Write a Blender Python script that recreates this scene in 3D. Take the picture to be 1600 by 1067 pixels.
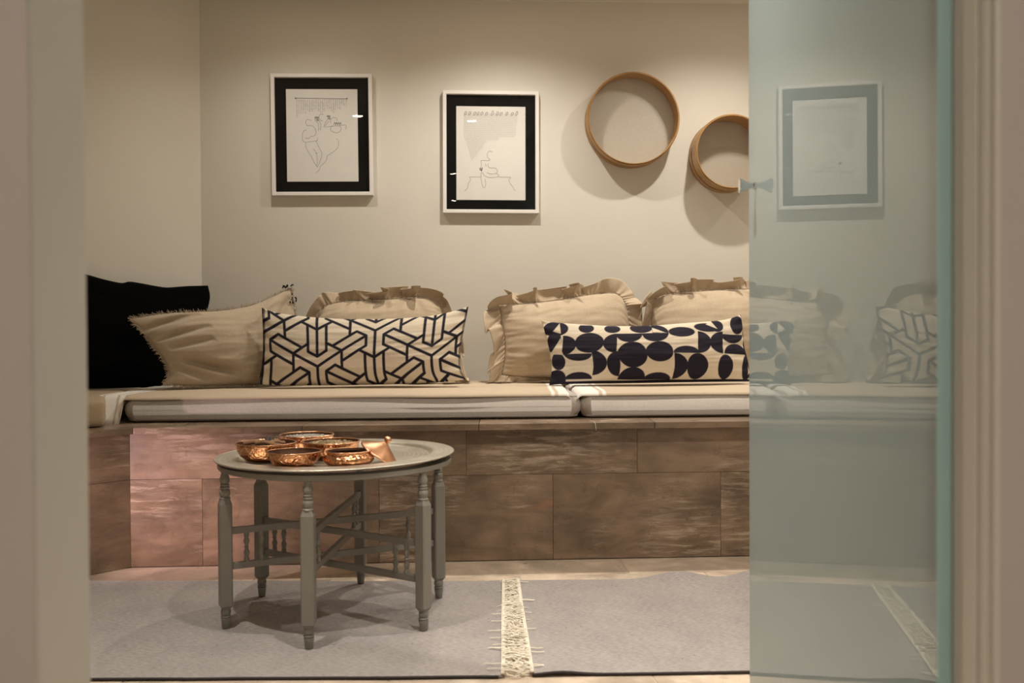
import bpy, bmesh, math, random
import numpy as np
from mathutils import Vector, Matrix, noise
random.seed(7)
PI = math.pi
for o in list(bpy.data.objects):
    bpy.data.objects.remove(o)
scene = bpy.context.scene
col = scene.collection

# ------------------------------------------------------------------ camera, world, lights, exposure
F_PX, PITCH, ROLL, CAM_Z = 1500.0, 0.0136, 0.0051, 0.75
cd = bpy.data.cameras.new('camera'); cam = bpy.data.objects.new('camera', cd); col.objects.link(cam)
cd.sensor_width = 36; cd.lens = F_PX / 1600 * 36; cd.clip_start = .02; cd.clip_end = 50
cam.matrix_world = Matrix.Translation((0, 0, CAM_Z)) @ Matrix.Rotation(PI / 2 - PITCH, 4, 'X') @ Matrix.Rotation(-ROLL, 4, 'Z')
cd.dof.use_dof = True; cd.dof.focus_distance = 3.3; cd.dof.aperture_fstop = 5.0
scene.camera = cam
w = bpy.data.worlds.new('world'); scene.world = w; w.use_nodes = True
w.node_tree.nodes['Background'].inputs[0].default_value = (1, .85, .7, 1)
w.node_tree.nodes['Background'].inputs[1].default_value = .02
vs = scene.view_settings
vs.view_transform = 'Standard'; vs.look = 'None'; vs.gamma = 1; vs.use_curve_mapping = False; vs.exposure = 0.0

CEIL = 2.13
YW, YB, S = 4.0635, 3.095, 0.0562           # back wall plane, bench face plane (Y at X=0) and their slant
WARM = (1.0, .945, .85)
# recessed downlights: (x, y, watts, cone or None for a wide diffuse one, label)
LAMPS = [
 (-.82, 3.51, 22, 142, 'recessed ceiling downlight over the bench in front of the left picture'),
 (-.01, 3.54, 60, 142, 'recessed ceiling downlight over the bench in front of the right picture'),
 (.87, 3.58, 58, 142, 'recessed ceiling downlight over the bench in front of the small sieve'),
 (1.70, 3.6, 22, 142, 'recessed ceiling downlight over the far right end of the bench'),
 (-.74, 1.76, 96, 84, 'recessed ceiling downlight in mid room towards the left wall'),
 (.01, 1.68, 94, 92, 'recessed ceiling downlight in mid room in front of the glass door'),
 (.86, 1.60, 140, 150, 'recessed ceiling downlight in the part of the room behind the glass door'),
 (.0, -.50, 14, None, 'recessed ceiling downlight in the corridor just behind the doorway'),
 (.10, -2.3, 6, None, 'recessed ceiling downlight deep in the corridor'),
]
for i, (x, y, e, sp, lb) in enumerate(LAMPS):
    if sp:
        ld = bpy.data.lights.new('downlight', 'SPOT'); ld.spot_size = math.radians(sp); ld.spot_blend = 1.0; ld.shadow_soft_size = .022
    else:
        ld = bpy.data.lights.new('downlight', 'AREA'); ld.shape = 'DISK'; ld.size = .06; ld.spread = math.radians(150)
    ld.energy = e; ld.color = WARM
    lo = bpy.data.objects.new('downlight_bulb', ld); col.objects.link(lo); lo.location = (x, y, CEIL - .006)
# pinkish candle lantern on the floor at the left, hidden by the door jamb
ld = bpy.data.lights.new('lantern_flame', 'SPOT'); ld.energy = 75; ld.color = (1, .70, .74); ld.shadow_soft_size = .007
ld.spot_size = math.radians(48); ld.spot_blend = 1.0
lo = bpy.data.objects.new('lantern_flame', ld); col.objects.link(lo); lo.location = (-1.62, 2.42, .33)
lo.rotation_euler = (Vector((-1.08, 3.05, .22)) - lo.location).to_track_quat('-Z', 'Y').to_euler()

# ------------------------------------------------------------------ pixel -> place helpers (1600x1067 photo)
def ray(u, v):
    du, dv = u - 800, v - 533.5
    r = ROLL
    U = (du - r * dv) / (1 + r * r); V = (dv + r * du) / (1 + r * r)
    X, Zc = U / F_PX, -V / F_PX
    return Vector((X, math.cos(PITCH) + Zc * math.sin(PITCH), Zc * math.cos(PITCH) - math.sin(PITCH)))
C0 = Vector((0, 0, CAM_Z))
def on_floor(u, v, z=0.0):
    d = ray(u, v); return C0 + d * ((z - CAM_Z) / d.z)
def on_lean(u, v, yb, lean=0.0, zb=.535, yaw=S):
    d = ray(u, v); return C0 + d * ((yb + lean * (CAM_Z - zb)) / (d.y - lean * d.z - yaw * d.x))

# ------------------------------------------------------------------ object helpers
def tag(o, label=None, cat=None, group=None, kind=None):
    if label: o['label'] = label
    if cat: o['category'] = cat
    if group: o['group'] = group
    if kind: o['kind'] = kind
    return o
def empty(name, loc=(0, 0, 0), rot=(0, 0, 0), **k):
    o = bpy.data.objects.new(name, None); col.objects.link(o); o.location = loc; o.rotation_euler = rot
    o.empty_display_size = .05
    return tag(o, **k)
class MB:
    def __init__(s): s.v = []; s.f = []; s.c = None
    def add(s, vs, fs):
        n = len(s.v); s.v.extend([tuple(p) for p in vs]); s.f.extend([tuple(i + n for i in f) for f in fs]); return s
    def box(s, x0, x1, y0, y1, z0, z1):
        return s.add([(x0, y0, z0), (x1, y0, z0), (x1, y1, z0), (x0, y1, z0), (x0, y0, z1), (x1, y0, z1), (x1, y1, z1), (x0, y1, z1)],
                     [(0, 3, 2, 1), (4, 5, 6, 7), (0, 1, 5, 4), (1, 2, 6, 5), (2, 3, 7, 6), (3, 0, 4, 7)])
    def prism(s, pts, z0, z1):
        n = len(pts)
        return s.add([(p[0], p[1], z0) for p in pts] + [(p[0], p[1], z1) for p in pts],
                     [tuple(range(n))[::-1], tuple(range(n, 2 * n))] + [(i, (i + 1) % n, n + (i + 1) % n, n + i) for i in range(n)])
    def lathe(s, prof, n=32, c=(0, 0, 0), close=False, caps=True):
        vs = []; fs = []
        m = len(prof)
        for (r, z) in prof:
            for k in range(n):
                a = 2 * PI * k / n; vs.append((c[0] + r * math.cos(a), c[1] + r * math.sin(a), c[2] + z))
        for i in range(m if close else m - 1):
            j = (i + 1) % m
            for k in range(n):
                fs.append((i * n + k, i * n + (k + 1) % n, j * n + (k + 1) % n, j * n + k))
        if not close and caps:
            if prof[0][0] > 1e-6: fs.append(tuple(range(n))[::-1])
            if prof[-1][0] > 1e-6: fs.append(tuple((m - 1) * n + k for k in range(n)))
        return s.add(vs, fs)
    def tube(s, pts, r, n=5, caps=True):
        pts = [Vector(p) for p in pts]; m = len(pts); vs = []; fs = []
        rs = r if isinstance(r, (list, tuple)) else [r] * m
        up = Vector((0, 0, 1))
        for i, p in enumerate(pts):
            t = (pts[min(i + 1, m - 1)] - pts[max(i - 1, 0)]).normalized()
            a = t.cross(up)
            if a.length < 1e-3: a = t.cross(Vector((1, 0, 0)))
            a.normalize(); b = t.cross(a)
            for k in range(n):
                q = 2 * PI * k / n; vs.append(p + (a * math.cos(q) + b * math.sin(q)) * rs[i])
        for i in range(m - 1):
            for k in range(n): fs.append((i * n + k, i * n + (k + 1) % n, (i + 1) * n + (k + 1) % n, (i + 1) * n + k))
        if caps: fs += [tuple(range(n))[::-1], tuple((m - 1) * n + k for k in range(n))]
        return s.add(vs, fs)
    def grid(s, nu, nv, fn):
        vs = [fn(i / (nu - 1), j / (nv - 1)) for j in range(nv) for i in range(nu)]
        return s.add(vs, [(j * nu + i, j * nu + i + 1, (j + 1) * nu + i + 1, (j + 1) * nu + i) for j in range(nv - 1) for i in range(nu - 1)])
    def build(s, name, mat, parent=None, smooth=False, bevel=0, seg=2, loc=None, rot=None, autos=None):
        me = bpy.data.meshes.new(name); me.from_pydata(s.v, [], s.f); me.update()
        bm = bmesh.new(); bm.from_mesh(me); bmesh.ops.recalc_face_normals(bm, faces=bm.faces)
        if bevel:
            bmesh.ops.bevel(bm, geom=[e for e in bm.edges if e.is_manifold and e.calc_face_angle(0) > .5], offset=bevel, segments=seg, affect='EDGES', profile=.6)
        bm.to_mesh(me); bm.free()
        if smooth:
            me.polygons.foreach_set('use_smooth', [True] * len(me.polygons))
            if autos: 
                try: me.set_sharp_from_angle(angle=math.radians(autos))
                except Exception: pass
        if mat: me.materials.append(mat)
        o = bpy.data.objects.new(name, me); col.objects.link(o)
        if parent: o.parent = parent
        if loc: o.location = loc
        if rot: o.rotation_euler = rot
        return o
def vcol(o, cols):
    a = o.data.color_attributes.new('print', 'FLOAT_COLOR', 'POINT')
    arr = np.ones((len(o.data.vertices), 4), dtype=np.float32); arr[:, :3] = cols
    a.data.foreach_set('color', arr.ravel())

# ------------------------------------------------------------------ materials
def srgb(r, g, b):
    f = lambda c: ((c / 255 + .055) / 1.055) ** 2.4 if c > 10 else c / 255 / 12.92
    return (f(r), f(g), f(b), 1)
def lin(c): return (c[0], c[1], c[2], 1)
class NT:
    def __init__(s, name):
        s.m = bpy.data.materials.new(name); s.m.use_nodes = True; s.t = s.m.node_tree; s.n = s.t.nodes
        s.b = s.n['Principled BSDF']; s.tc = None
    def new(s, t, **k):
        nd = s.n.new(t)
        for a, v in k.items(): setattr(nd, a, v)
        return nd
    def link(s, a, b): s.t.links.new(a, b)
    def coord(s, scale=(1, 1, 1), rnd=False, rot=(0, 0, 0)):
        tc = s.new('ShaderNodeTexCoord'); mp = s.new('ShaderNodeMapping'); mp.inputs['Scale'].default_value = scale; mp.inputs['Rotation'].default_value = rot
        s.link(tc.outputs['Object'], mp.inputs[0])
        if rnd:
            oi = s.new('ShaderNodeObjectInfo'); mu = s.new('ShaderNodeMath', operation='MULTIPLY'); mu.inputs[1].default_value = 37.0
            s.link(oi.outputs['Random'], mu.inputs[0]); s.link(mu.outputs[0], mp.inputs['Location'])
        return mp.outputs[0]
    def noise(s, vec, scale=5, detail=4, rough=.55, dist=0):
        n = s.new('ShaderNodeTexNoise'); n.inputs['Scale'].default_value = scale; n.inputs['Detail'].default_value = detail
        n.inputs['Roughness'].default_value = rough; n.inputs['Distortion'].default_value = dist
        s.link(vec, n.inputs['Vector']); return n.outputs['Fac']
    def ramp(s, fac, stops):
        r = s.new('ShaderNodeValToRGB'); e = r.color_ramp.elements
        while len(e) < len(stops): e.new(.5)
        for i, (p, c) in enumerate(stops):
            e[i].position = p; e[i].color = c if len(c) == 4 else lin(c)
        s.link(fac, r.inputs[0]); return r.outputs[0]
    def mix(s, fac, a, b, mode='MIX'):
        m = s.new('ShaderNodeMix', data_type='RGBA', blend_type=mode)
        for sock, v in ((m.inputs[0], fac), (m.inputs[6], a), (m.inputs[7], b)):
            if isinstance(v, (int, float)): sock.default_value = v
            elif isinstance(v, tuple): sock.default_value = v if len(v) == 4 else lin(v)
            else: s.link(v, sock)
        return m.outputs[2]
    def bump(s, h, strength=.3, dist=.002):
        b = s.new('ShaderNodeBump'); b.inputs['Strength'].default_value = strength; b.inputs['Distance'].default_value = dist
        s.link(h, b.inputs['Height']); s.link(b.outputs[0], s.b.inputs['Normal']); return b
    def base(s, c, rough=.6, metal=0, spec=None):
        if isinstance(c, tuple): s.b.inputs['Base Color'].default_value = c if len(c) == 4 else lin(c)
        else: s.link(c, s.b.inputs['Base Color'])
        if isinstance(rough, (int, float)): s.b.inputs['Roughness'].default_value = rough
        else: s.link(rough, s.b.inputs['Roughness'])
        s.b.inputs['Metallic'].default_value = metal
        if spec is not None: s.b.inputs['Specular IOR Level'].default_value = spec
        return s.m
G = (1, 1, 1, 1); K = (0, 0, 0, 1)
def plain(name, c, rough=.6, metal=0, var=.06, sc=12, bs=.1, bd=.001, spec=None):
    t = NT(name); v = t.coord(); n = t.noise(v, sc, 4)
    a = tuple(x * (1 - var) for x in c[:3]); b = tuple(min(1, x * (1 + var)) for x in c[:3])
    m = t.base(t.ramp(n, [(.3, a), (.7, b)]), rough, metal, spec)
    t.bump(t.noise(v, sc * 12, 3), bs, bd); return m
def fabric(name, c, sc=900, var=.12, bs=.5, bd=.0008, rough=.95, streak=(1, 1, 1), slub=None):
    t = NT(name); v = t.coord(streak); n1 = t.noise(v, 7, 4); n2 = t.noise(v, 160, 3, .7)
    a = tuple(x * (1 - var) for x in c[:3]); b = tuple(min(1, x * (1 + var)) for x in c[:3])
    cc = t.ramp(n1, [(.3, a), (.7, b)])
    cc = t.mix(.25, cc, t.ramp(n2, [(.35, tuple(x * .7 for x in c[:3])), (.65, tuple(min(1, x * 1.2) for x in c[:3]))]))
    m = t.base(cc, rough, 0, .2)
    t.b.inputs['Sheen Weight'].default_value = .15
    wv = t.noise(t.coord((streak[0] * 1.0, streak[1], streak[2] * 3)), sc * .35, 2)
    t.bump(wv, bs, bd); return m
def printed(name, rough=.85):
    t = NT(name); a = t.new('ShaderNodeAttribute'); a.attribute_name = 'print'
    v = t.coord(); n = t.noise(v, 300, 2)
    c = t.mix(.12, a.outputs['Color'], t.ramp(n, [(.3, (0, 0, 0)), (.7, (1, 1, 1))]), 'SOFT_LIGHT')
    m = t.base(c, rough, 0, .2); t.bump(n, .25, .0008); return m
M = {}
M['wall'] = plain('wall_paint', (.69, .645, .565), .75, var=.02, sc=3, bs=.12, bd=.0015)
M['ceiling'] = plain('ceiling_paint', (.74, .70, .62), .8, var=.015, sc=3)
M['jamb'] = plain('jamb_paint', (.66, .63, .56), .5, var=.02, sc=4)
M['jamb_dark'] = plain('corridor_paint', (.56, .50, .46), .6, var=.02, sc=4)
M['white_frame'] = plain('white_lacquer', (.80, .76, .72), .4, var=.02)
M['mat_board'] = plain('black_mat_board', (.006, .0055, .0055), .9, var=.1, spec=.05)
M['paper'] = plain('drawing_paper', (.74, .71, .66), .8, var=.02)
M['ink'] = plain('pencil_ink', (.10, .09, .085), .8)
M['ink_pale'] = plain('pale_pencil', (.28, .26, .24), .8)
M['grout'] = plain('cream_grout', (.50, .40, .30), .8)
M['black_cloth'] = fabric('black_cotton', (.0025, .0024, .0024), var=.2, rough=1)
M['black_cloth'].node_tree.nodes['Principled BSDF'].inputs['Sheen Weight'].default_value = 0
M['black_cloth'].node_tree.nodes['Principled BSDF'].inputs['Specular IOR Level'].default_value = .05
M['linen'] = fabric('beige_linen', (.52, .41, .29), var=.07)
M['linen_b'] = fabric('beige_linen_heavy', (.47, .375, .27), var=.07, bs=.9, bd=.0015)
M['cushion'] = fabric('cream_canvas', (.46, .405, .36), var=.05, sc=1400, bs=.3)
M['brown_cloth'] = fabric('tan_throw_cloth', (.40, .30, .19), var=.06)
M['printed'] = printed('printed_cotton')
M['yarn'] = plain('cream_yarn', (.74, .67, .55), .9)
M['black_yarn'] = plain('black_yarn', (.01, .01, .01), .9)
M['table'] = plain('grey_green_paint', (.205, .188, .158), .42, var=.04, bs=.15)
M['chrome'] = plain('chrome', (.75, .75, .76), .12, 1, var=.01, bs=0)
M['steel'] = plain('dark_steel', (.2, .18, .16), .4, 1)
M['emit_rim'] = plain('lamp_trim', (.8, .8, .78), .4)
def m_wood():
    t = NT('bent_beech'); v = t.coord((3, 3, 30)); n = t.noise(v, 6, 5, .6, .4)
    m = t.base(t.ramp(n, [(.25, (.27, .14, .045)), (.55, (.39, .215, .075)), (.8, (.50, .30, .125))]), .42)
    t.bump(n, .2, .0006); return m
M['wood'] = m_wood()
def m_stone(name, dark, mid, light, pink, rough, sx=(1, 1, 1)):
    t = NT(name); v = t.coord(sx, rnd=True)
    v2 = t.coord((sx[0] * 1.3, sx[1] * 1.3, sx[2] * 4.5), rnd=True)
    v3 = t.coord((sx[0] * 1.6, sx[1] * 1.6, sx[2] * 13), rnd=True)
    big = t.noise(v, 4.5, 6, .6, .5)
    c = t.ramp(big, [(.3, dark), (.5, mid), (.72, pink)])
    # patchy zones where pale streaks show
    zone = t.noise(v, 3.0, 3, .5, .3)
    st = t.noise(v3, 5, 8, .75, .5)
    stm = t.ramp(st, [(.49, K), (.60, G)])
    zm = t.ramp(zone, [(.48, K), (.60, G)])
    f = t.mix(1.0, stm, zm, 'MULTIPLY')
    fs = t.new('ShaderNodeMath', operation='MULTIPLY'); fs.inputs[1].default_value = .62; t.link(f, fs.inputs[0])
    c = t.mix(fs.outputs[0], c, light)
    band = t.ramp(t.noise(v2, 3.5, 4, .6, .6), [(.35, (.62, .62, .62)), (.65, (1.3, 1.3, 1.3))])
    c = t.mix(.75, c, band, 'MULTIPLY')
    rust = t.ramp(t.noise(v, 7.3, 3, .5, 1.2), [(.70, K), (.78, G)])
    fr = t.new('ShaderNodeMath', operation='MULTIPLY'); fr.inputs[1].default_value = .5; t.link(rust, fr.inputs[0])
    c = t.mix(fr.outputs[0], c, (.34, .14, .05))
    # fine dark cracks
    w = t.new('ShaderNodeTexVoronoi', feature='DISTANCE_TO_EDGE'); w.inputs['Scale'].default_value = 3.1
    wm = t.new('ShaderNodeVectorMath', operation='ADD'); nn = t.new('ShaderNodeTexNoise'); nn.inputs['Scale'].default_value = 6
    t.link(v, nn.inputs['Vector']); t.link(v, wm.inputs[0]); t.link(nn.outputs['Color'], wm.inputs[1]); t.link(wm.outputs[0], w.inputs['Vector'])
    ck = t.ramp(w.outputs[0], [(.0, (.55, .5, .45)), (.012, (1, 1, 1))])
    c = t.mix(.45, c, ck, 'MULTIPLY')
    r = t.ramp(t.noise(v2, 8, 3), [(.3, (rough - .08,) * 3), (.7, (rough + .12,) * 3)])
    m = t.base(c, r, 0, .5); t.bump(st, .12, .0015); return m
M['stone'] = m_stone('brown_marble', (.135, .088, .055), (.20, .135, .085), (.47, .37, .28), (.27, .18, .125), .32)
M['floor_stone'] = m_stone('pale_marble', (.46, .36, .27), (.58, .46, .35), (.80, .68, .55), (.60, .46, .36), .35, (1, 1, 1))
def m_rug():
    t = NT('grey_flatweave'); v = t.coord((1, 1, 1))
    vd = t.coord((70, 230, 1), rot=(0, 0, .95)); vw = t.coord((90, 420, 1), rot=(0, 0, -.05))
    n = t.noise(vd, 1.0, 3, .6); n2 = t.noise(v, 7, 5, .65); n3 = t.noise(v, 75, 2, .6); n4 = t.noise(vw, 1, 2)
    c = t.ramp(n, [(.32, (.195, .170, .162)), (.68, (.46, .412, .385))])
    c = t.mix(.38, c, t.ramp(n2, [(.33, (.215, .190, .20)), (.5, (.31, .272, .265)), (.68, (.42, .368, .335))]))
    c = t.mix(.3, c, t.ramp(n4, [(.3, (.20, .18, .17)), (.7, (.46, .42, .38))]))
    sp = t.ramp(n3, [(.24, (.35, .35, .42)), (.29, (1, 1, 1))])
    c = t.mix(.8, c, sp, 'MULTIPLY')
    m = t.base(c, .95, 0, .1); t.bump(t.mix(.5, n, n4), .7, .0025); return m
M['rug'] = m_rug()
M['rug_shadow'] = plain('rug_edge_shadow', (.03, .022, .022), .95)  # shadow colour for the dark line under the rugs' near edge
def m_copper():
    t = NT('hammered_copper'); v = t.coord(); vo = t.new('ShaderNodeTexVoronoi', feature='SMOOTH_F1'); vo.inputs['Scale'].default_value = 150
    vo.inputs['Smoothness'].default_value = .15; t.link(v, vo.inputs['Vector'])
    n = t.noise(v, 30, 3)
    m = t.base(t.ramp(n, [(.3, (.58, .27, .13)), (.7, (.78, .41, .22))]), .17, 1)
    t.bump(vo.outputs['Distance'], .7, .0021); return m
M['copper'] = m_copper()
M['copper_dark'] = plain('dull_dark_copper', (.10, .045, .025), .5, .6, var=.2, sc=60)  # darker, duller copper for the inside of the bowls
M['copper_plain'] = plain('polished_copper', (.74, .40, .23), .2, 1, var=.1, sc=40, bs=.3, bd=.002)
def m_tray():
    t = NT('engraved_tray_metal'); v = t.coord(); 
    vo = t.new('ShaderNodeTexVoronoi', feature='F1'); vo.inputs['Scale'].default_value = 70; t.link(v, vo.inputs['Vector'])
    wv = t.new('ShaderNodeTexWave', wave_type='RINGS', rings_direction='Z'); wv.inputs['Scale'].default_value = 26; wv.inputs['Distortion'].default_value = 1.5
    t.link(v, wv.inputs['Vector'])
    h = t.mix(.5, vo.outputs['Distance'], wv.outputs['Fac'])
    n = t.noise(v, 14, 4)
    m = t.base(t.ramp(n, [(.3, (.50, .46, .39)), (.7, (.68, .63, .54))]), .42, 1); t.bump(h, .35, .0015); return m
M['tray'] = m_tray()
def schlick(t, f0, scale=1.0):
    g = t.new('ShaderNodeNewGeometry'); d = t.new('ShaderNodeVectorMath', operation='DOT_PRODUCT'); t.link(g.outputs['Incoming'], d.inputs[0]); t.link(g.outputs['Normal'], d.inputs[1])
    a = t.new('ShaderNodeMath', operation='ABSOLUTE'); t.link(d.outputs['Value'], a.inputs[0])
    b = t.new('ShaderNodeMath', operation='SUBTRACT'); b.inputs[0].default_value = 1; t.link(a.outputs[0], b.inputs[1])
    p = t.new('ShaderNodeMath', operation='POWER'); t.link(b.outputs[0], p.inputs[0]); p.inputs[1].default_value = 5
    m = t.new('ShaderNodeMath', operation='MULTIPLY_ADD'); t.link(p.outputs[0], m.inputs[0]); m.inputs[1].default_value = (1 - f0) * scale; m.inputs[2].default_value = f0; return m.outputs[0]
def m_pane():
    t = NT('picture_glass'); t.n.remove(t.b)
    out = t.n['Material Output']; tr = t.new('ShaderNodeBsdfTransparent'); gl = t.new('ShaderNodeBsdfGlossy'); gl.inputs['Roughness'].default_value = 0.0
    mx = t.new('ShaderNodeMixShader')
    t.link(schlick(t, .035), mx.inputs[0]); t.link(tr.outputs[0], mx.inputs[1]); t.link(gl.outputs[0], mx.inputs[2]); t.link(mx.outputs[0], out.inputs[0]); return t.m

M['pane'] = m_pane()
def m_frost(name, c1, c2, ior):
    t = NT(name); t.n.remove(t.b); out = t.n['Material Output']
    v = t.coord(); cc = t.ramp(t.noise(v, 2, 3), [(.3, c1), (.7, c2)])
    df = t.new('ShaderNodeBsdfDiffuse'); tl = t.new('ShaderNodeBsdfTranslucent'); t.link(cc, df.inputs[0]); t.link(cc, tl.inputs[0])
    m1 = t.new('ShaderNodeMixShader'); m1.inputs[0].default_value = .45; t.link(df.outputs[0], m1.inputs[1]); t.link(tl.outputs[0], m1.inputs[2])
    gl = t.new('ShaderNodeBsdfGlossy'); gl.inputs['Roughness'].default_value = 0.0
    mx = t.new('ShaderNodeMixShader'); t.link(schlick(t, .15, ior), mx.inputs[0]); t.link(m1.outputs[0], mx.inputs[1]); t.link(gl.outputs[0], mx.inputs[2])
    t.link(mx.outputs[0], out.inputs[0]); return t.m
M['frosted'] = m_frost('frosted_glass', (.57, .655, .66), (.59, .67, .675), .5)
M['glass_edge'] = m_frost('green_glass_edge', (.60, .86, .85), (.62, .88, .87), .3)
def m_sieve_mesh():
    t = NT('wire_gauze'); t.n.remove(t.b); out = t.n['Material Output']; v = t.coord()
    df = t.new('ShaderNodeBsdfDiffuse'); df.inputs[0].default_value = (.6, .52, .42, 1); gl = t.new('ShaderNodeBsdfGlossy'); gl.inputs['Roughness'].default_value = .3
    gl.inputs[0].default_value = (.8, .8, .8, 1)
    a = t.new('ShaderNodeMixShader'); a.inputs[0].default_value = .35; t.link(df.outputs[0], a.inputs[1]); t.link(gl.outputs[0], a.inputs[2])
    tr = t.new('ShaderNodeBsdfTransparent'); mx = t.new('ShaderNodeMixShader')
    n = t.noise(v, 500, 1); rr = t.ramp(n, [(.35, (.35,) * 3), (.65, (.65,) * 3)])
    t.link(rr, mx.inputs[0]); t.link(tr.outputs[0], mx.inputs[1]); t.link(a.outputs[0], mx.inputs[2]); t.link(mx.outputs[0], out.inputs[0]); return t.m
M['gauze'] = m_sieve_mesh()
def m_emit():
    t = NT('lamp_lens'); t.n.remove(t.b); e = t.new('ShaderNodeEmission'); e.inputs[0].default_value = (1, .85, .68, 1); e.inputs[1].default_value = 65
    t.link(e.outputs[0], t.n['Material Output'].inputs[0]); return t.m
M['lens'] = m_emit()
M['salt'] = plain('pale_salt', (.42, .39, .34), .7)
M['herb'] = plain('dried_petals', (.30, .22, .12), .9, var=.5, sc=60)
M['bark'] = plain('cinnamon_bark', (.22, .11, .05), .8, var=.3)
M['spice'] = plain('dark_spice', (.035, .022, .015), .7, var=.3)
M['seed'] = plain('brown_seed', (.10, .05, .03), .7, var=.3)

# ------------------------------------------------------------------ room shell
RX = 2.0                                         # right end of the room
dL = Vector((-.66259, -.74898, 0)); nL = Vector((-.74898, .66259, 0))   # along and into the left side
CW = Vector((-1.287, 3.991, 0)); CB = Vector((-1.209, 3.029, 0))
wl_end = CW + dL * 1.75
T = .1
def quadwall(name, p, q, n, z0, z1, mat, th=.1):
    p, q, n = Vector(p), Vector(q), Vector(n)
    return tag(MB().prism([p, q, q + n * th, p + n * th], z0, z1).build(name, mat), kind='structure')
quadwall('wall_back', (-1.287 - .0, YW - 1.287 * S, 0), (RX, YW + S * RX, 0), (-.056, .998, 0), -.05, CEIL + .05, M['wall'])
quadwall('wall_left', CW, wl_end, nL, -.05, CEIL + .05, M['wall'])
quadwall('wall_left_front', wl_end, (wl_end.x, .88, 0), (-1, 0, 0), -.05, CEIL + .05, M['wall'])
quadwall('wall_right', (RX, YW + S * RX, 0), (RX, .88, 0), (1, 0, 0), -.05, CEIL + .05, M['wall'])
JL, JR, WF, WBK = -.389, .3925, .78, .881
# front wall with the doorway
wfm = MB().box(wl_end.x - .1, JL, WF, WBK, -.05, CEIL).box(JR, RX + .1, WF, WBK, -.05, CEIL).box(JL, JR, WF, WBK, 2.1, CEIL)
tag(wfm.build('wall_front', M['jamb'], bevel=.004, seg=2), kind='structure')
# corridor skins in its own paint
cs = MB().box(-1.2, JL - .0, WF - .004, WF, -.02, CEIL).box(JR + .0, 1.2, WF - .004, WF, -.02, CEIL)
tag(cs.build('wall_corridor_front', M['jamb_dark']), kind='structure')
# moulded right hand door frame: rounded stop and a bead on the arris
tr = empty('trim_1', (0, 0, 0), kind='structure')
MB().box(JR - .003, JR, WF + .026, WF + .052, 0, 2.1).build('door_stop', M['jamb'], tr, smooth=True, bevel=.0014, seg=3, autos=40)
MB().tube([(JR + .001, WF - .002, 0), (JR + .001, WF - .002, 2.1)], .0035, 12).build('corner_bead', M['jamb'], tr, smooth=True, autos=50)
MB().box(JR - .003, JR, WF + .008, WF + .02, 0, 2.1).build('fillet', M['jamb'], tr, bevel=.001)
for nm, x0, x1, y0, y1 in (('wall_corridor_left', -1.3, -1.2, -3.5, WF), ('wall_corridor_right', 1.2, 1.3, -3.5, WF), ('wall_corridor_back', -1.3, 1.3, -3.6, -3.5)):
    tag(MB().box(x0, x1, y0, y1, -.05, CEIL + .05).build(nm, M['jamb_dark']), kind='structure')
tag(MB().box(-2.7, 2.2, -3.6, 4.4, CEIL, CEIL + .08).build('ceiling', M['ceiling']), kind='structure')
fl = tag(MB().box(-2.7, 2.2, -3.6, 4.4, -.06, -.0015).build('floor', M['grout']), kind='structure')
# floor tiles, staggered rows slanted with the bench
yaw = math.atan(S)
TW, TD = .566, .58
row_y = 2.9
for k, yy in enumerate([row_y, row_y - TD, row_y - 2 * TD, row_y - 3 * TD]):
    off = [.35, .036, .30, .12][k]
    for j in range(-5, 4):
        x0 = off + j * TW
        if x0 > RX - .1 or x0 + TW < -2.45: continue
        x1 = min(x0 + TW, RX - .02); dd = .185 if k == 0 else TD
        xm, ym = (x0 + x1) / 2, (yy + dd / 2 if k == 0 else yy - TD / 2 + (0))
        if k: ym = yy + TD / 2
        w2, d2 = (x1 - x0) / 2 - .0012, dd / 2 - .0012
        o = MB().box(-w2, w2, -d2, d2, -.02, 0).build('floor_tile', M['floor_stone'], fl, bevel=.0006, seg=1)
        o.location = (xm, ym + S * xm, 0); o.rotation_euler = (0, 0, yaw)
# corridor and remaining floor: one slab flush with the tiles
MB().box(-2.6, 1.9, -3.5, 1.12, -.03, -.0008).build('threshold_slab', M['floor_stone'], fl)

# ------------------------------------------------------------------ stone bench
SLAB0, SLAB1 = .427, .447
bench = empty('stone_bench', (0, YB, 0), label='built-in brown marble bench running along the back and left walls', cat='bench')
bench.rotation_euler = (0, 0, 0)
def bl(x, y): return (x, y - YB)                                   # world -> bench local
xr = RX - .01
core = [bl(*p) for p in [(CB.x - .01, YB + .012 + S * CB.x), (xr, YB + .012 + S * xr), (xr, YW - .03 + S * xr), (CW.x, CW.y - .03),
        tuple((CW + dL * 1.6)[:2]), tuple((CB + dL * 1.25 + nL * .02)[:2])]]
core[3] = bl(*tuple((CW + Vector((.02, -.03, 0)))[:2])); core[4] = bl(*tuple((CW + dL * 1.6 - nL * .03)[:2]))
MB().prism(core, 0, SLAB0).build('core', M['grout'], bench)
def face_tile(a, b, z0, z1, nrm, th=.012, name='stone_tile'):
    a, b, nrm = Vector(a), Vector(b), Vector(nrm).normalized()
    d = (b - a); L = d.length; d.normalize(); mid = (a + b) / 2; g = .0005
    o = MB().box(-L / 2 + g, L / 2 - g, 0, th, -(z1 - z0) / 2 + g, (z1 - z0) / 2 - g).build(name, M['stone'], bench, bevel=.0004, seg=1)
    ang = math.atan2(d.y, d.x)
    o.location = (mid.x, mid.y - YB + random.uniform(-.0007, .0007), (z0 + z1) / 2); o.rotation_euler = (0, 0, ang)
    return o
def bx(px): return on_lean(px, 760, YB, 0).x
zj = .278
def brow(xs, z0, z1):
    for a, b in zip(xs[:-1], xs[1:]): face_tile((a, YB + S * a, 0), (b, YB + S * b, 0), z0, z1, (0, -1, 0))
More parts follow.
